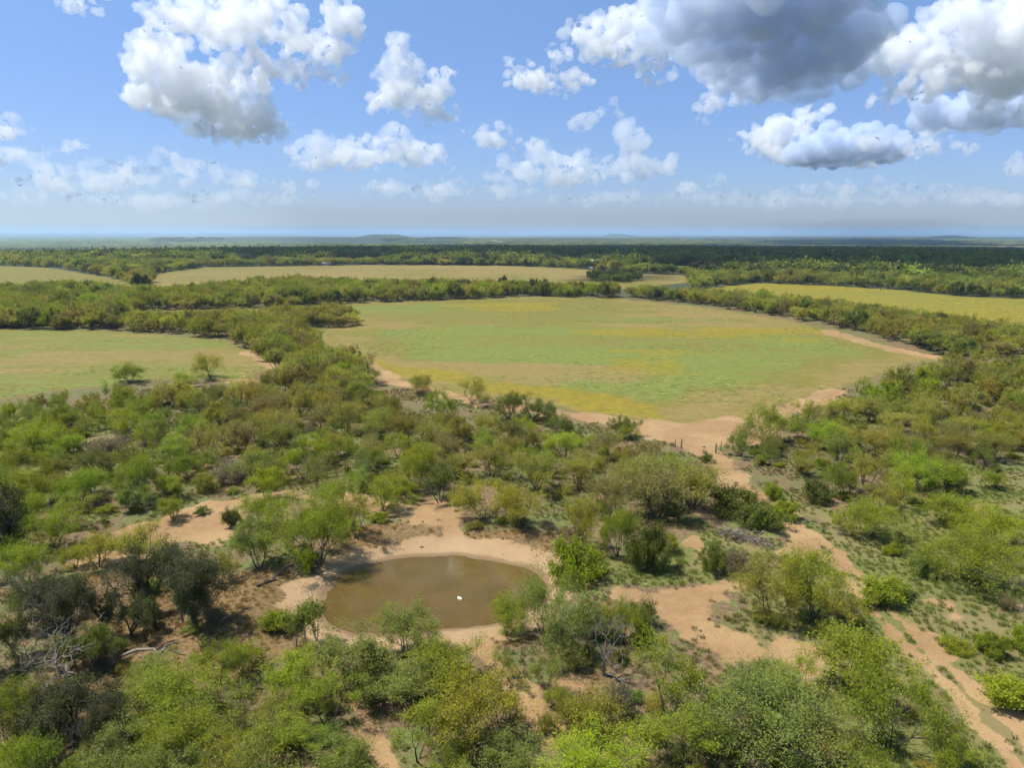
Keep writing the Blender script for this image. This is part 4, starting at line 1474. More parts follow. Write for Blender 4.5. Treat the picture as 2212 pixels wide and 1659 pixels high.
WORD = {'G': 'green', 'B': 'grey-green', 'S': 'olive-green', 'O': 'olive-brown', 'N': 'brown thin-leaved', 'K': 'dark green', 'Y': 'yellow-green', 'L': 'lime-green'}
ORD = ['', 'first', 'second', 'third', 'fourth', 'fifth', 'sixth', 'seventh', 'eighth', 'ninth', 'tenth', 'eleventh', 'twelfth', 'thirteenth', 'fourteenth', 'fifteenth', 'sixteenth',
       'seventeenth', 'eighteenth', 'nineteenth', 'twentieth']


def zone_of(px, py):
    if py > 1250:
        return 'lower left thicket' if px < 800 else 'bottom edge thicket'
    if px < 450:
        return 'thicket below the left pasture'
    if px < 900:
        return 'thicket above the left clearing'
    if px < 1545:
        return 'thicket between pond and pasture'
    if px < 1880:
        return 'thicket right of the track gate'
    return 'thicket near the right edge'


by = {}
for f in ind:
    by.setdefault(zone_of(f[6], f[7]), []).append(f)
for zn, fs in by.items():
    fs.sort(key=lambda f: -f[7])
    rows = [fs[i:i + 9] for i in range(0, len(fs), 9)]
    for ri, rw in enumerate(rows):
        rw.sort(key=lambda f: f[6])
        for ci, f in enumerate(rw):
            _, x, y, rad, fam, code, px, py = f
            big = 'large ' if rad > 2.4 else 'small ' if rad < 1.75 else ''
            where = 'front row' if ri == 0 else ORD[min(ri + 1, 20)] + ' row'
            label = '%s%s mesquite %s from left, %s, %s' % (big, WORD[code], ORD[ci + 1], where, zn)
            z = float(height(np.array([x]), np.array([y]))[0])
            plant('mesquite_tree', fam + str(PR.integers(CLASSES[fam])), x, y, z, rad * 2.15, rad * PR.uniform(1.5, 2.1), tinted(code, PR), PR.uniform(0, 6.28), label, 'tree', GROUPS['green'])

MIDK = ['mid_green0', 'mid_green1', 'mid_green2', 'mid_green3', 'mid_olive0', 'mid_olive1', 'mid_olive2', 'mid_olive3', 'mid_oak0', 'mid_oak1']


def row_for(x, y, W, H, fam, code, keys, rng, var=.17):
    if fam == 'olive':
        k = 4 + rng.integers(4)
    elif fam == 'oak':
        k = 8 + rng.integers(2)
    else:
        k = rng.integers(4)
    _, _, h0, r0 = PROTO[keys[k]]
    return [x, y, 0, rng.uniform(0, 6.28), W / (2 * r0), W / (2 * r0), H / h0, *tinted(code, rng, var), k]


def set_z(rows):
    rows = np.array(rows)
    rows[:, 2] = height(rows[:, 0], rows[:, 1])
    return rows


rows = [row_for(f[1], f[2], f[3] * 2.15, f[3] * PR.uniform(1.5, 2.1), f[4], f[5], MIDK, PR) for f in rest]
scatter('mesquite_thicket', 'unbroken mesquite thicket farther from the pond, crowns merging together', 'thicket', set_z(rows), MIDK)

# hedgerows and belts between the pastures
BELTS = [  # polygon, spacing, width range, height range, colour mix
    ('hedgerow_trees', 'belt of mesquite and oak trees behind the left and main pastures', [(-700, 622), (0, 622), (130, 612), (300, 626), (420, 622), (560, 606), (640, 601), (760, 608), (1000, 611), (1330, 621), (1330, 648), (1150, 645), (900, 652),
      (700, 662), (590, 668), (420, 672), (300, 676), (250, 712), (0, 710), (-700, 706)], 4.6, (5, 8), (4.6, 7.2), 'mixed'),
    ('hedgerow_trees', 'brown mesquite hedgerow along the top of the left pasture', [(-700, 660), (0, 664), (250, 682), (400, 681), (560, 674), (700, 663), (765, 672), (766, 706), (640, 712), (650, 745), (680, 765), (640, 785), (600, 788), (560, 762), (480, 732),
      (250, 714), (0, 710), (-700, 706)], 4.4, (5, 7.5), (4.8, 7.0), 'brown'),
    ('hedgerow_trees', 'hedgerow of olive mesquites along the right side of the main pasture', [(1330, 640), (1500, 657), (1650, 678), (1800, 704), (1900, 730), (2000, 757), (2060, 778), (2212, 768), (2700, 800), (2700, 770), (2212, 706), (2100, 694), (1950, 674),
      (1800, 654), (1650, 638), (1480, 628), (1380, 622)], 4.5, (5, 7.5), (4.2, 6.2), 'olive'),
    ('hedgerow_trees', 'light green tree belt beyond the yellow pasture at the right', [(1470, 634), (1500, 590), (1650, 585), (1850, 588), (2212, 603), (2700, 612), (2700, 658), (2212, 646), (2080, 641), (1950, 628), (1800, 618), (1640, 612), (1560, 618)], 6.5, (6, 9.5), (5, 8), 'green'),
    ('hedgerow_trees', 'green tree belt between the two far left pastures', [(85, 578), (180, 568), (300, 565), (430, 566), (442, 581), (335, 594), (312, 602), (350, 622), (305, 627), (250, 606), (165, 592)], 7, (7, 10), (6, 8.5), 'green'),
    ('hedgerow_trees', 'tree line along the far edge of the brown pasture', [(-300, 564), (150, 563), (440, 563), (700, 560), (1280, 565), (1400, 575), (1500, 582), (1500, 602), (1400, 594), (1280, 582), (800, 574), (440, 578), (200, 578), (-300, 576)], 7, (7, 11), (6, 9), 'green'),
    ('hedgerow_trees', 'brown mesquite row running down between left and main pastures', [(470, 712), (560, 690), (640, 705), (710, 740), (785, 785), (815, 850), (780, 880), (690, 870), (620, 850), (585, 795), (540, 750)], 4.3, (4.5, 6.5), (4, 5.6), 'brown'),
    ('oak_grove', 'isolated grove of dark trees on the far brown pasture', [(1272, 607), (1300, 611), (1350, 611), (1385, 606), (1380, 599), (1330, 596), (1280, 599)], 6, (6, 8), (4.5, 6), 'dark'),
]
MIX = {'mixed': [('green', 'G', .28), ('green', 'S', .3), ('olive', 'O', .22), ('oak', 'K', .14), ('olive', 'N', .06)],
       'brown': [('olive', 'O', .45), ('olive', 'N', .3), ('green', 'S', .2), ('green', 'G', .05)],
       'olive': [('olive', 'O', .4), ('green', 'S', .38), ('olive', 'N', .1), ('green', 'G', .06), ('oak', 'K', .06)],
       'green': [('green', 'S', .45), ('green', 'B', .25), ('oak', 'K', .2), ('olive', 'O', .1)],
       'dark': [('oak', 'K', .6), ('green', 'K', .4)]}


def pick(mx, rng):
    u = rng.random()
    for fam, code, p in MIX[mx]:
        u -= p
        if u <= 0:
            return fam, code
    return MIX[mx][0][:2]


for nm, lab, zp, sp, wr, hr, mx in BELTS:
    Zw = wl(zp)
    gx, gy = jgrid(Zw.min(0), Zw.max(0), sp, PR)
    sx, sy = project(gx, gy, height(gx, gy))
    ok = inpoly(zp, sx, sy)
    for k in ('main', 'left', 'right', 'far_middle', 'far_left') if nm != 'oak_grove' else ():
        ok &= poly_sd(FIELDS[k], gx, gy) > -1.5
    hh = PR.uniform(hr[0] * .7, hr[1] * .95, len(gx))
    tx, ty = project(gx, gy, height(gx, gy) + hh * .65)
    if nm != 'oak_grove':
        ok &= inpoly(zp, tx, ty)
    rows = [row_for(x, y, PR.uniform(*wr), h_, *pick(mx, PR), MIDK, PR) for x, y, h_ in zip(gx[ok], gy[ok], hh[ok])]
    # single tall dark oaks stand out of the line behind the pasture
    if 'behind the left and main' in lab:
        for px, py in ((985, 634), (1005, 633), (1085, 632), (1110, 634), (1150, 636), (1175, 635), (1235, 636), (1260, 637), (935, 636), (800, 634), (160, 646)):
            x, y, z, dep = at(px, py)
            rows.append(row_for(x, y, PR.uniform(4.5, 7), PR.uniform(5.5, 7.5), 'oak', 'D', MIDK, PR))
    scatter(nm, lab, 'trees', set_z(rows), MIDK)

# woods towards the horizon
FARK = ['far_tree0', 'far_tree1', 'far_tree2']


def far_rows(zp, sp, wr, hr, code, thin=None, clear=()):
    Zw = wl(zp)
    gx, gy = jgrid(Zw.min(0), Zw.max(0), sp, PR)
    sx, sy = project(gx, gy, height(gx, gy))
    ok = inpoly(zp, sx, sy)
    for k, Pp in FIELDS.items():
        ok &= ~inpoly(Pp, gx, gy)
    if thin:
        ok &= fbm(gx, gy, thin[0], 4, 13) > thin[1]
    gx, gy = gx[ok], gy[ok]
    n = len(gx)
    k = PR.integers(0, 3, n)
    h0 = np.array([PROTO[q][2] for q in FARK])[k]
    r0 = np.array([PROTO[q][3] for q in FARK])[k]
    W = PR.uniform(*wr, n) / (2 * r0)
    H = PR.uniform(*hr, n) / h0
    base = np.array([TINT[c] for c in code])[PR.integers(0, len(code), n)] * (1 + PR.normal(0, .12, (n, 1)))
    return np.c_[gx, gy, height(gx, gy), PR.uniform(0, 6.28, n), W, W, H, np.clip(base, .01, .5), k]


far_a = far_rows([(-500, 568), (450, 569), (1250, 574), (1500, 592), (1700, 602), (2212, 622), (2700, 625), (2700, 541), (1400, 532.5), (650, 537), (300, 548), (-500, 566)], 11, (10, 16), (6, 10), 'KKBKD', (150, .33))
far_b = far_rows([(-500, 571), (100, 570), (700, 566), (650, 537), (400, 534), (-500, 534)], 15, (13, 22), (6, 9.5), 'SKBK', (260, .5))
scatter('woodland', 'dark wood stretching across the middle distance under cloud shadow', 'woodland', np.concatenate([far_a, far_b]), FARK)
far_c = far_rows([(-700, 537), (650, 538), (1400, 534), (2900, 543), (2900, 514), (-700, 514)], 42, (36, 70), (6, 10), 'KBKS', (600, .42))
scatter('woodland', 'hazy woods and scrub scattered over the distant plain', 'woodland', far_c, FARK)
print('individual mesquites', N_IND + len(ind), 'thicket', len(rest), 'far', len(far_a), len(far_b), len(far_c))

# ------------------------------------------------------------------ undergrowth, grass and weeds
UR = np.random.default_rng(21)
UNDERK = ['shrub0', 'shrub1', 'shrub2', 'brush0', 'brush1']
under = []
for zp in ZONES + [[(1230, 1420), (1400, 1340), (1500, 1480), (1620, 1480), (1700, 1560), (1600, 1690), (1250, 1690), (1210, 1540)], [(180, 1420), (420, 1480), (760, 1440), (820, 1690), (100, 1690)], [(60, 1260), (300, 1230), (450, 1240), (480, 1320), (440, 1400), (300, 1420), (240, 1480), (60, 1520)],
                    [(680, 1100), (1010, 1120), (1300, 1140), (1300, 1180), (1200, 1170), (960, 1150), (780, 1165), (690, 1210)],
                    [(1650, 1260), (1850, 1330), (2000, 1480), (2150, 1680), (1700, 1690), (1640, 1480)], [(1850, 1060), (2212, 1060), (2300, 1600), (2212, 1560), (2000, 1380), (1880, 1250)]]:
    Zw = wl(zp)
    gx, gy = jgrid(Zw.min(0), Zw.max(0), 3.7, UR)
    sx, sy = project(gx, gy, height(gx, gy))
    dirt, green, dry, md, bank, pd = land(gx, gy)
    ok = inpoly(zp, sx, sy) & (UR.random(len(gx)) > dirt * 1.3) & (md < .12) & (pd > 3.5) & (line_d(LINES[0][0], gx, gy) > 2.6) & (gy > 22)
    if zp[0] == (1850, 1060):
        ok &= UR.random(len(gx)) < .16
    for x, y, px, py in zip(gx[ok], gy[ok], sx[ok], sy[ok]):
        under.append((math.hypot(x, y), x, y, px, py))
under.sort()
uvis = [u for u in under if 0 < u[3] < 2212 and u[4] < 1655]
uind = set(uvis[:110])
rows = []
UW = {'S': 'olive', 'R': 'grey-brown', 'B': 'grey-green', 'G': 'green', 'K': 'dark green'}
ulist = []
for u in under:
    _, x, y, px, py = u
    q = UR.random()
    code = 'S' if q < .34 else 'R' if q < .58 else 'B' if q < .74 else 'G' if q < .9 else 'K'
    k = int(3 + UR.integers(2)) if code in 'RS' and UR.random() < .8 else int(UR.integers(3))
    W, H = UR.uniform(.9, 2.3), UR.uniform(.5, 1.25)
    if u in uind:
        ulist.append((py, px, x, y, W, H, k, code))
    else:
        _, _, h0, r0 = PROTO[UNDERK[k]]
        rows.append([x, y, 0, UR.uniform(0, 6.28), W / (2 * r0), W / (2 * r0), H / h0, *tinted(code, UR), k])
scatter('undergrowth', 'low brush and weeds growing beneath the mesquite thickets', 'undergrowth', set_z(rows), UNDERK)
uby = {}
for u in ulist:
    col_ = 'left part' if u[1] < 560 else 'middle left' if u[1] < 1000 else 'middle' if u[1] < 1400 else 'middle right' if u[1] < 1800 else 'right part'
    uby.setdefault(col_, []).append(u)
for cn, us in uby.items():
    us.sort(reverse=True)
    for r0_ in range(0, len(us), 8):
        rw = sorted(us[r0_:r0_ + 8], key=lambda a: a[1])
        ri = r0_ // 8
        for ci, (py, px, x, y, W, H, k, code) in enumerate(rw):
            z = float(height(np.array([x]), np.array([y]))[0])
            lab = '%s low shrub, %s from left, %s row from bottom, %s of foreground' % (UW[code], ORD[ci + 1], ORD[ri + 1], cn)
            plant('shrub' if k < 3 else 'brush_shrub', UNDERK[k], x, y, z, W, H, tinted(code, UR), UR.uniform(0, 6.28), lab, 'shrub', 'low shrubs between the trees')

# grass on the ground near by
lo, hi = np.array([-75., 30.]), np.array([75., 135.])
gx, gy = jgrid(lo, hi, .62, UR)
keepf = np.abs(gx) < .78 * gy + 6
gx, gy = gx[keepf], gy[keepf]
dirt, green, dry, md, bank, pd = land(gx, gy)
cl = fbm(gx, gy, 2.4, 3, 55)
inf = np.zeros(len(gx), bool)
for k in ('main', 'left'):
    inf |= inpoly(FIELDS[k], gx, gy)
ok = (UR.random(len(gx)) > dirt * 1.25 - .06) & (pd > .6) & (cl + .1 * green + .1 * dry > .46) & ~inf
gx, gy, green, dry = gx[ok], gy[ok], green[ok], dry[ok]
n = len(gx)
base = np.where((dry > .5)[:, None], np.array([[.26, .17, .06]]), np.where((green > UR.random(n))[:, None], np.array([[.155, .185, .035]]), np.array([[.17, .155, .055]])))
base = base * (1 + UR.normal(0, .16, (n, 1)))
sc = UR.uniform(.55, 1.25, n) * (1 - .2 * dry)
scatter('grass', 'short grass and weeds on the open ground around the pond', 'grass', np.c_[gx, gy, height(gx, gy), UR.uniform(0, 6.28, n), sc, sc, sc * UR.uniform(.5, 1.2, n),
        np.clip(base, .02, .5), UR.integers(0, 3, n)], ['tuft0', 'tuft1', 'tuft2'])

# weeds in the pastures
wr = []
for k, sp in (('main', 1.7), ('left', 1.7), ('right', 4.0), ('far_middle', 6.0), ('far_left', 6.0)):
    Pp = FIELDS[k]
    gx, gy = jgrid(Pp.min(0), Pp.max(0), sp, UR)
    ok = inpoly(Pp, gx, gy) & (np.abs(gx) < .8 * gy + 10) & (fbm(gx * .35, gy, 11, 4, 71) > .6)
    gx, gy = gx[ok], gy[ok]
    n = len(gx)
    q = UR.random(n)[:, None]
    base = np.where(q < .5, np.array([[.135, .165, .045]]), np.where(q < .75, np.array([[.19, .20, .07]]), np.where(q < .9, np.array([[.20, .15, .065]]), np.array([[.12, .13, .04]]))))
    if k in ('right',):
        base = np.where(q < .5, np.array([[.24, .20, .03]]), base)
    if k == 'far_middle':
        base = np.where(q < .8, np.array([[.23, .16, .075]]), base)
    sc = UR.uniform(.4, 1.0, n) * (1 if sp < 3 else 1.7)
    wr.append(np.c_[gx, gy, height(gx, gy), UR.uniform(0, 6.28, n), sc, sc, sc * UR.uniform(.12, .3, n), 2.0 * base * (1 + UR.normal(0, .1, (n, 1))), UR.integers(0, 2, n)])
scatter('pasture_weeds', 'patchy weeds and flowers standing in the pastures', 'weeds', np.concatenate(wr), ['weed0', 'weed1'])

# loose stones on the bare earth
sm = NT('pale stone')
sm.set(sm.b.inputs['Base Color'], sm.mix(sm.noise(9, 4, .6, sm.n('TexCoord').outputs['Object']), (.20, .135, .085), (.38, .28, .19)))
bm_ = bmesh.new()
bmesh.ops.create_icosphere(bm_, subdivisions=1, radius=1)
sv = np.array([v.co[:] for v in bm_.verts])
sf = np.array([[v.index for v in f_.verts] for f_ in bm_.faces])
bm_.free()
for i in range(2):
    q = sv * (1 + UR.normal(0, .16, (len(sv), 1))) * np.array([1, .8, .55])
    me = mesh_np('stone%d' % i, q, sf, [sm.m])
    fattr(me, 'lv', np.zeros(len(q)))
    PROTO['stone%d' % i] = (None, me, 1, 1)
gx, gy = jgrid(np.array([-55., 32.]), np.array([60., 120.]), .8, UR)
dirt, green, dry, md, bank, pd = land(gx, gy)
ok = (UR.random(len(gx)) < dirt * .5) & (pd > .3)
gx, gy = gx[ok], gy[ok]
n = len(gx)
sc = .035 + .09 * UR.random(n) ** 4
scatter('pebbles', 'small stones and clods strewn over the bare earth', 'stones', np.c_[gx, gy, height(gx, gy), UR.uniform(0, 6.28, n), sc, sc, sc, np.full((n, 3), .2), UR.integers(0, 2, n)], ['stone0', 'stone1'])


# ------------------------------------------------------------------ fallen wood
def limb_mesh(name, paths, mat, sides=7):
    """paths: list of (points, radius start, radius end): crooked tapering limbs with closed ends"""
    V, F3, F4 = [], [], []
    off = 0
    for pts, ra, rb in paths:
        pts = np.array(pts, float)
        n = len(pts)
        tg = np.gradient(pts, axis=0)
        tg /= np.linalg.norm(tg, axis=1)[:, None]
        ref = np.array([0, 0, 1.]) if abs(tg[0][2]) < .8 else np.array([1., 0, 0])
        u = np.cross(tg, ref)
        u /= np.linalg.norm(u, axis=1)[:, None] + 1e-9
        v = np.cross(tg, u)
        a = np.arange(sides) * 2 * math.pi / sides
        rr = np.linspace(ra, rb, n) * (1 + UR.normal(0, .08, n))
        ring = pts[:, None] + (u[:, None] * np.cos(a)[None, :, None] + v[:, None] * np.sin(a)[None, :, None]) * rr[:, None, None]
        V += [ring.reshape(-1, 3), pts[:1] - tg[:1] * ra * .4, pts[-1:] + tg[-1:] * rb]
        i = np.arange(sides)
        for k in range(n - 1):
            F4.append(np.stack([i, (i + 1) % sides, (i + 1) % sides + sides, i + sides], 1) + k * sides + off)
        c0, c1 = off + n * sides, off + n * sides + 1
        F3.append(np.stack([(i + 1) % sides + off, i + off, np.full(sides, c0)], 1))
        F3.append(np.stack([i + off + (n - 1) * sides, (i + 1) % sides + off + (n - 1) * sides, np.full(sides, c1)], 1))
        off += n * sides + 2
    return mesh_np(name, np.concatenate(V), [np.concatenate(F4), np.concatenate(F3)], [mat], smooth=True)


def crooked(p0, p1, n, wob):
    p0, p1 = np.array(p0, float), np.array(p1, float)
    t = np.linspace(0, 1, n)[:, None]
    p = p0 + (p1 - p0) * t
    L = np.linalg.norm(p1 - p0)
    d = np.cumsum(UR.normal(0, 1, (n, 3)), 0)
    d = (d - t * d[-1]) * wob * L * .12
    d[0] = 0
    d[-1] = 0
    return p + d


def G(px, py, up=0.0):
    x, y, z, _ = at(px, py)
    return np.array([x, y, z + up])


def fallen(name, label, stem, limbs, mat):
    a, b, ra, rb = stem
    p0, p1 = np.array(a), np.array(b)
    o = empty(name, tuple(p0))
    tag(o, label, 'log', 'fallen dead wood')
    link(bpy.data.objects.new('stem', limb_mesh('stem', [(crooked(p0, p1, 9, .5) - p0, ra, rb)], mat)), o)
    for la, lb, r in limbs:
        link(bpy.data.objects.new('limb', limb_mesh('limb', [(crooked(la, lb, 6, .7) - p0, r, r * .35)], mat)), o)
    return o


fallen('fallen_log', 'long pale fallen log lying on dry grass, lower left', (G(250, 1428, .12), G(396, 1416, .35), .13, .05),
       [(G(300, 1421, .2), G(400, 1400, .5), .07), (G(320, 1420, .22), G(352, 1412, .7), .04), (G(280, 1424, .15), G(315, 1404, .5), .05), (G(340, 1419, .25), G(392, 1424, .1), .04)], OLDWOOD)
fallen('fallen_log', 'short forked fallen log under the tall half-bare tree', (G(476, 1343, .08), G(502, 1333, .25), .08, .04),
       [(G(482, 1341, .1), G(481, 1358, .08), .05), (G(492, 1337, .15), G(498, 1342, .5), .03)], OLDWOOD)
fallen('fallen_branch', 'dark fallen branch lying from left toward the pond bank', (G(555, 1268, .1), G(662, 1228, .55), .13, .05),
       [(G(590, 1255, .25), G(668, 1240, .3), .06), (G(610, 1247, .3), G(640, 1218, .9), .05), (G(570, 1262, .2), G(625, 1258, .15), .05), (G(640, 1236, .5), G(690, 1238, .3), .035)], BARK)
fallen('fallen_branch', 'bare branches reaching into the water at the pond left tip', (G(668, 1232, .35), G(726, 1268, .12), .07, .025),
       [(G(672, 1232, .35), G(752, 1259, .15), .05), (G(690, 1240, .25), G(742, 1248, .3), .035), (G(700, 1250, .2), G(735, 1275, .1), .03), (G(728, 1226, .3), G(758, 1243, .1), .03)], BARK)
fallen('fallen_log', 'tangle of fallen limbs at the foot of bare dead tree', (G(1308, 1462, .1), G(1362, 1478, .2), .10, .04),
       [(G(1325, 1466, .15), G(1368, 1452, .4), .05), (G(1340, 1470, .2), G(1352, 1496, .15), .045), (G(1320, 1465, .15), G(1345, 1440, .6), .04), (G(1350, 1474, .2), G(1376, 1486, .1), .035)], DEAD)
fallen('fallen_branch', 'pale dead limb lying in the right thicket', (G(1790, 1022, .5), G(1815, 1000, 1.6), .06, .03), [(G(1798, 1016, .8), G(1822, 1014, 1.0), .03)], OLDWOOD)

# heap of cleared branches by the track
p0 = G(1604, 1166)
pile = empty('brush_pile', tuple(p0))
tag(pile, 'heap of grey dead branches piled beside the dirt track', 'brush pile')
for k in range(22):
    t = UR.uniform(-1, 1)
    c = np.array([t * 1.9 + UR.normal(0, .25), -t * 1.5 + UR.normal(0, .5), UR.uniform(.12, .7) * (1 - .4 * abs(t))])
    a = UR.uniform(0, 3.14)
    d = np.array([math.cos(a), math.sin(a), UR.normal(0, .28)]) * UR.uniform(.6, 1.3)
    link(bpy.data.objects.new('branch', limb_mesh('branch', [(crooked(c - d, c + d, 5, .6), UR.uniform(.04, .075), .02)], DEAD if k % 3 else OLDWOOD, 5)), pile)
tw = []
for k in range(320):
    t = UR.uniform(-1, 1)
    c = np.array([t * 2.0 + UR.normal(0, .3), -t * 1.5 + UR.normal(0, .6), UR.uniform(.05, .75) * (1 - .4 * abs(t))])
    a = UR.uniform(0, 3.14)
    d = np.array([math.cos(a), math.sin(a), UR.normal(0, .45)]) * UR.uniform(.2, .6)
    tw.append((*(c - d), *(c + d), .014, .006))
v_, f_ = tubes(tw, 3)
link(bpy.data.objects.new('twigs', mesh_np('twigs', v_, f_, [DEAD])), pile)

# ------------------------------------------------------------------ prickly pears
pm_ = NT('cactus pad')
pco = pm_.n('TexCoord').outputs['Object']
vor = pm_.n('TexVoronoi')
vor.inputs['Scale'].default_value = 14
pm_.set(vor.inputs['Vector'], pco)
pm_.set(pm_.b.inputs['Base Color'], pm_.mix(pm_.ramp(vor.outputs['Distance'], .05, .18), (.22, .2, .09), pm_.mix(pm_.noise(3, 3, .5, pco), (.065, .10, .03), (.12, .16, .05))))
pm_.b.inputs['Roughness'].default_value = .6
bm_ = bmesh.new()
bmesh.ops.create_uvsphere(bm_, u_segments=12, v_segments=8, radius=1)
for v in bm_.verts:
    z = (v.co.z + 1) / 2
    v.co = Vector((v.co.x * .105 * (.55 + .55 * z), v.co.y * .02 * (1.1 - .3 * z), z * .24))
PAD = bpy.data.meshes.new('pad')
bm_.to_mesh(PAD)
bm_.free()
for p_ in PAD.polygons:
    p_.use_smooth = True
PAD.materials.append(pm_.m)
for px, py, npad, s_, lab in ((1802, 1470, 26, 1.25, 'largest prickly pear cactus, left of the upper track mesquite'), (1835, 1536, 20, 1.1, 'prickly pear cactus between broad grey-green mesquite and track tree'),
                              (1944, 1181, 22, 1.1, 'prickly pear on the grass behind the grey-green bush, right one'), (1893, 1186, 10, 1.0, 'small prickly pear just left of another on the grass'),
                              (1711, 1084, 14, 1.1, 'prickly pear at the thicket edge near the upper track'), (1813, 1122, 14, 1.1, 'prickly pear left of the dense low green mesquite'),
                              (2010, 1245, 10, 1.0, 'small prickly pear right of the grey-green bush'), (1990, 1330, 9, .9, 'small prickly pear on bare ground right of the track')):
    g0 = G(px, py, -.03)
    o = empty('prickly_pear', tuple(g0), UR.uniform(0, 6), (s_,) * 3)
    tag(o, lab, 'cactus', 'prickly pear cacti')
    tops = []
    for k in range(npad):
        c = link(bpy.data.objects.new('pad', PAD), o)
        if k < npad * .45 or not tops:
            c.location = (UR.normal(0, .26), UR.normal(0, .2), 0)
            z0 = 0
        else:
            b_ = tops[UR.integers(len(tops))]
            c.location = b_
            z0 = b_[2]
        rx, ry, rz = UR.normal(0, .35), UR.normal(0, .45), UR.uniform(0, 3.14)
        c.rotation_euler = (rx, ry, rz)
        m = c.rotation_euler.to_matrix()
        if z0 < .4:
            tops.append(tuple(Vector(c.location) + m @ Vector((0, 0, .22))))
        sc_ = UR.uniform(.75, 1.15)
        c.scale = (sc_, sc_, sc_)

# ------------------------------------------------------------------ gate posts, floating board, stones
pw = bark_material('weathered post wood', (.10, .075, .06), (.22, .17, .13))
for px, py, h, r, lab, mt in ((1472, 968, 1.35, .085, 'dark wooden post on the left side of the track gate', pw), (1458, 966, 1.15, .06, 'thinner dark post just left of the left gate post', pw),
                              (1546, 979, 1.4, .10, 'thick dark wooden post on the right side of the track gate', pw), (1557, 974, 1.3, .075, 'dark post behind the thick right gate post', pw),
                              (1552, 982, 1.1, .035, 'thin pale metal post among the right gate posts', OLDWOOD)):
    g0 = G(px, py)
    o = link(bpy.data.objects.new('fence_post', limb_mesh('fence_post', [(np.array([[0, 0, -.2], [.01, .0, h * .35], [.0, .015, h * .7], [.02, .01, h]]), r * 1.08, r * .9)], mt, 9)))
    o.location = tuple(g0)
    tag(o, lab, 'post', 'posts of the track gate')

fm = NT('white foam')
fm.set(fm.b.inputs['Base Color'], fm.mix(fm.noise(12, 3, .6, fm.n('TexCoord').outputs['Object']), (.55, .52, .42), (.8, .78, .70)))
bm_ = bmesh.new()
bmesh.ops.create_cube(bm_, size=1)
for v in bm_.verts:
    v.co = Vector((v.co.x * .52, v.co.y * .24, v.co.z * .13))
bmesh.ops.bevel(bm_, geom=[e for e in bm_.edges if abs(e.verts[0].co.z - e.verts[1].co.z) > .05], offset=.07, segments=4, affect='EDGES')
bmesh.ops.bevel(bm_, geom=list(bm_.edges), offset=.012, segments=2, affect='EDGES')
fb = bpy.data.meshes.new('floating_board')
bm_.to_mesh(fb)
bm_.free()
fb.materials.append(fm.m)
x, y = flat(993, 1294, WATER_Z)
o = link(bpy.data.objects.new('floating_board', fb))
o.location = (x, y, WATER_Z + .035)
o.rotation_euler = (.03, .02, -.85)
tag(o, 'small white rounded board floating on the muddy pond', 'board')

rk = NT('dark stone')
rk.set(rk.b.inputs['Base Color'], rk.mix(rk.noise(8, 4, .6, rk.n('TexCoord').outputs['Object']), (.05, .045, .04), (.13, .11, .09)))
for px, py, s_, mt, lab in ((1513, 1364, .13, rk.m, 'small dark stone alone on the orange clearing'), (2206, 1313, .3, sm.m, 'pale stone in the grass at the right edge'),
                            (910, 1182, .2, sm.m, 'pale stone on the far bank above the pond'), (1395, 1265, .18, sm.m, 'pale stone right of the tall dark bluish bush')):
    q = IV * (1 + UR.normal(0, .1, (len(IV), 1))) * np.array([1, .85, .6]) * s_
    o = link(bpy.data.objects.new('rock', mesh_np('rock', q, IF, [mt], smooth=False)))
    o.location = tuple(G(px, py, s_ * .25))
    tag(o, lab, 'stone', 'single stones')


# ------------------------------------------------------------------ farm buildings and poles far off
wallm = NT('white siding')
wallm.set(wallm.b.inputs['Base Color'], (.5, .49, .46))
roofm = NT('pale metal roof')
roofm.set(roofm.b.inputs['Base Color'], (.62, .62, .62))
roofr = NT('rust brown roof')
roofr.set(roofr.b.inputs['Base Color'], (.40, .26, .20))
glassm = NT('dark window glass')
glassm.set(glassm.b.inputs['Base Color'], (.03, .035, .04))
glassm.b.inputs['Roughness'].default_value = .15


def boxm(name, lo_, hi_, mat):
    a, b = lo_, hi_
    V = [(x, y, z) for z in (a[2], b[2]) for x, y in ((a[0], a[1]), (b[0], a[1]), (b[0], b[1]), (a[0], b[1]))]
    return mesh_np(name, V, np.array([(3, 2, 1, 0), (4, 5, 6, 7), (0, 1, 5, 4), (1, 2, 6, 5), (2, 3, 7, 6), (3, 0, 4, 7)]), [mat])


def house(label, px, py, w, d, h, rz, roof, name='farmhouse'):
    g0 = G(px, py)
    o = empty(name, tuple(g0), rz)
    tag(o, label, 'building', 'far farm buildings')
    link(bpy.data.objects.new('wall', boxm('wall', (-w / 2, -d / 2, -.5), (w / 2, d / 2, h), wallm.m)), o)
    e, rh = .5, d * .3
    V = [(-w / 2 - e, -d / 2 - e, h + .02), (w / 2 + e, -d / 2 - e, h + .02), (w / 2 + e, d / 2 + e, h + .02), (-w / 2 - e, d / 2 + e, h + .02), (-w / 2 - e, 0, h + rh), (w / 2 + e, 0, h + rh)]
    me = mesh_np('roof', V, [np.array([(0, 1, 5, 4), (2, 3, 4, 5), (3, 2, 1, 0)]), np.array([(0, 4, 3), (1, 2, 5)])], [roof])
    link(bpy.data.objects.new('roof', me), o)
    nwin = max(2, int(w / 4))
    for k in range(nwin):
        xx = -w / 2 + (k + .5) * w / nwin
        if k == nwin // 2:
            link(bpy.data.objects.new('door', boxm('door', (xx - .6, -d / 2 - .06, 0), (xx + .6, -d / 2 - .003, 2.1), roofr.m)), o)
        else:
            link(bpy.data.objects.new('window', boxm('window', (xx - .6, -d / 2 - .05, 1.0), (xx + .6, -d / 2 - .003, 2.1), glassm.m)), o)


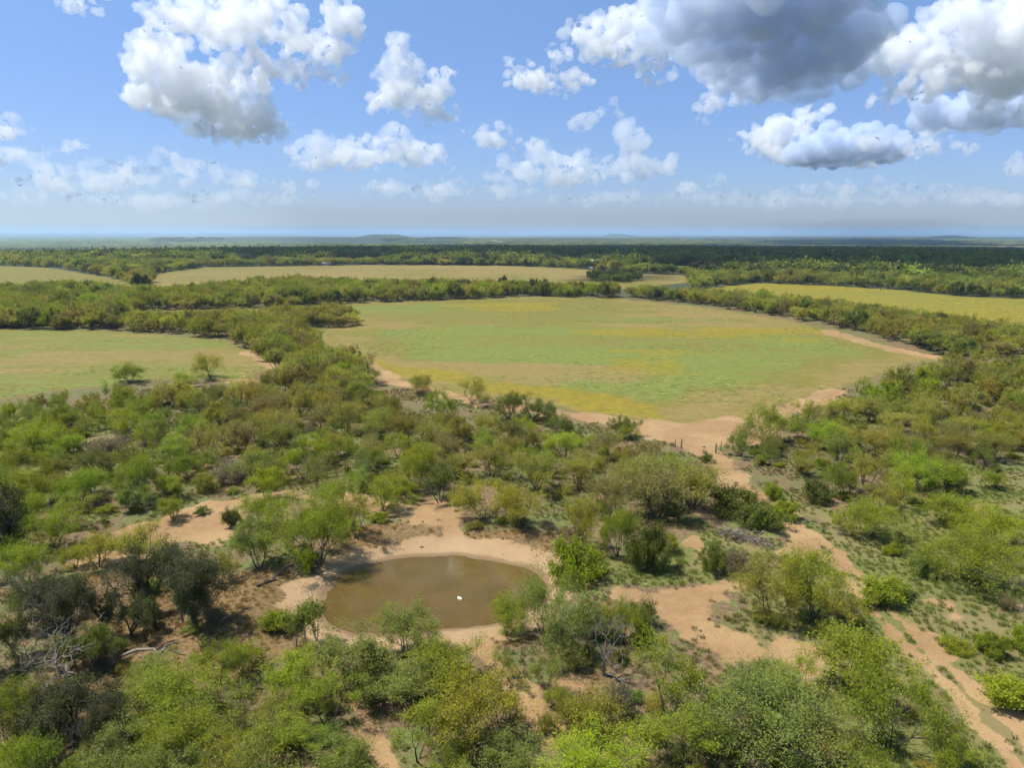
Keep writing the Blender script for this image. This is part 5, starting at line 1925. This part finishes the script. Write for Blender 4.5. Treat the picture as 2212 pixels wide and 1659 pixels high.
house('white house far off left of centre, left of a pair', 486, 528.5, 17, 11, 5, .3, roofm.m)
house('white house far off left of centre, right of a pair', 497, 528, 16, 11, 5.5, -.2, roofm.m)
house('large white barn on the far plain at the centre, left one', 1067, 523.5, 46, 20, 11, .1, roofr.m, 'barn')
house('smaller white barn on the far plain right of the large one', 1081, 524.5, 30, 16, 9, .1, roofr.m, 'barn')
house('white farmhouse among trees beyond the brown pasture', 1287, 579, 11, 9, 4.5, .4, roofm.m)
house('long low white trailer home beyond the brown pasture', 706, 573, 9, 4, 2.2, 0, roofm.m, 'trailer_home')
house('white shed group low on the far right plain', 2045, 520.5, 60, 20, 7, 0, roofm.m, 'shed')
house('tiny white house on the mesa top', 762, 513, 16, 12, 6, 0, roofm.m)


def pole(label, px, py, h, arm=True):
    g0 = G(px, py)
    o = empty('utility_pole', tuple(g0))
    tag(o, label, 'pole', 'utility poles')
    link(bpy.data.objects.new('mast', limb_mesh('mast', [(np.array([[0, 0, -.5], [0, 0, h * .5], [0, 0, h]]), h * .022, h * .014)], pw, 8)), o)
    link(bpy.data.objects.new('crossarm', boxm('crossarm', (-.12 * h, -.01 * h - .02, h * .93), (.12 * h, .01 * h + .02, h * .955), pw)), o)


pole('dark utility pole at the edge of the yellow right pasture', 1902, 626, 9)
pole('thin pole on the far right horizon, left of two', 1845, 521, 42)
pole('thin pole on the far right horizon, right of two', 2107, 520, 45)

# ------------------------------------------------------------------ haze: the air between here and the horizon
hz = bpy.data.materials.new('hazy air')
hz.use_nodes = True
hz.node_tree.nodes.clear()
ho = hz.node_tree.nodes.new('ShaderNodeOutputMaterial')
hv = hz.node_tree.nodes.new('ShaderNodeVolumePrincipled')
hv.inputs['Color'].default_value = (.54, .76, 1.0, 1)
hv.inputs['Density'].default_value = 0.000085
hv.inputs['Anisotropy'].default_value = 0.1
hz.node_tree.links.new(hv.outputs[0], ho.inputs['Volume'])
X0, Y0, Z0, Z1 = 80000.0, 80000.0, -70.0, 125.0
V = [(sx * X0, sy * Y0, z) for z in (Z0, Z1) for sx, sy in ((-1, -1), (1, -1), (1, 1), (-1, 1))]
Fh = [(3, 2, 1, 0), (4, 5, 6, 7), (0, 1, 5, 4), (1, 2, 6, 5), (2, 3, 7, 6), (3, 0, 4, 7)]
haze = link(bpy.data.objects.new('haze', mesh_np('haze', V, np.array(Fh), [hz])))
haze['kind'] = 'stuff'
haze['label'] = 'pale blue haze over the distant plain'
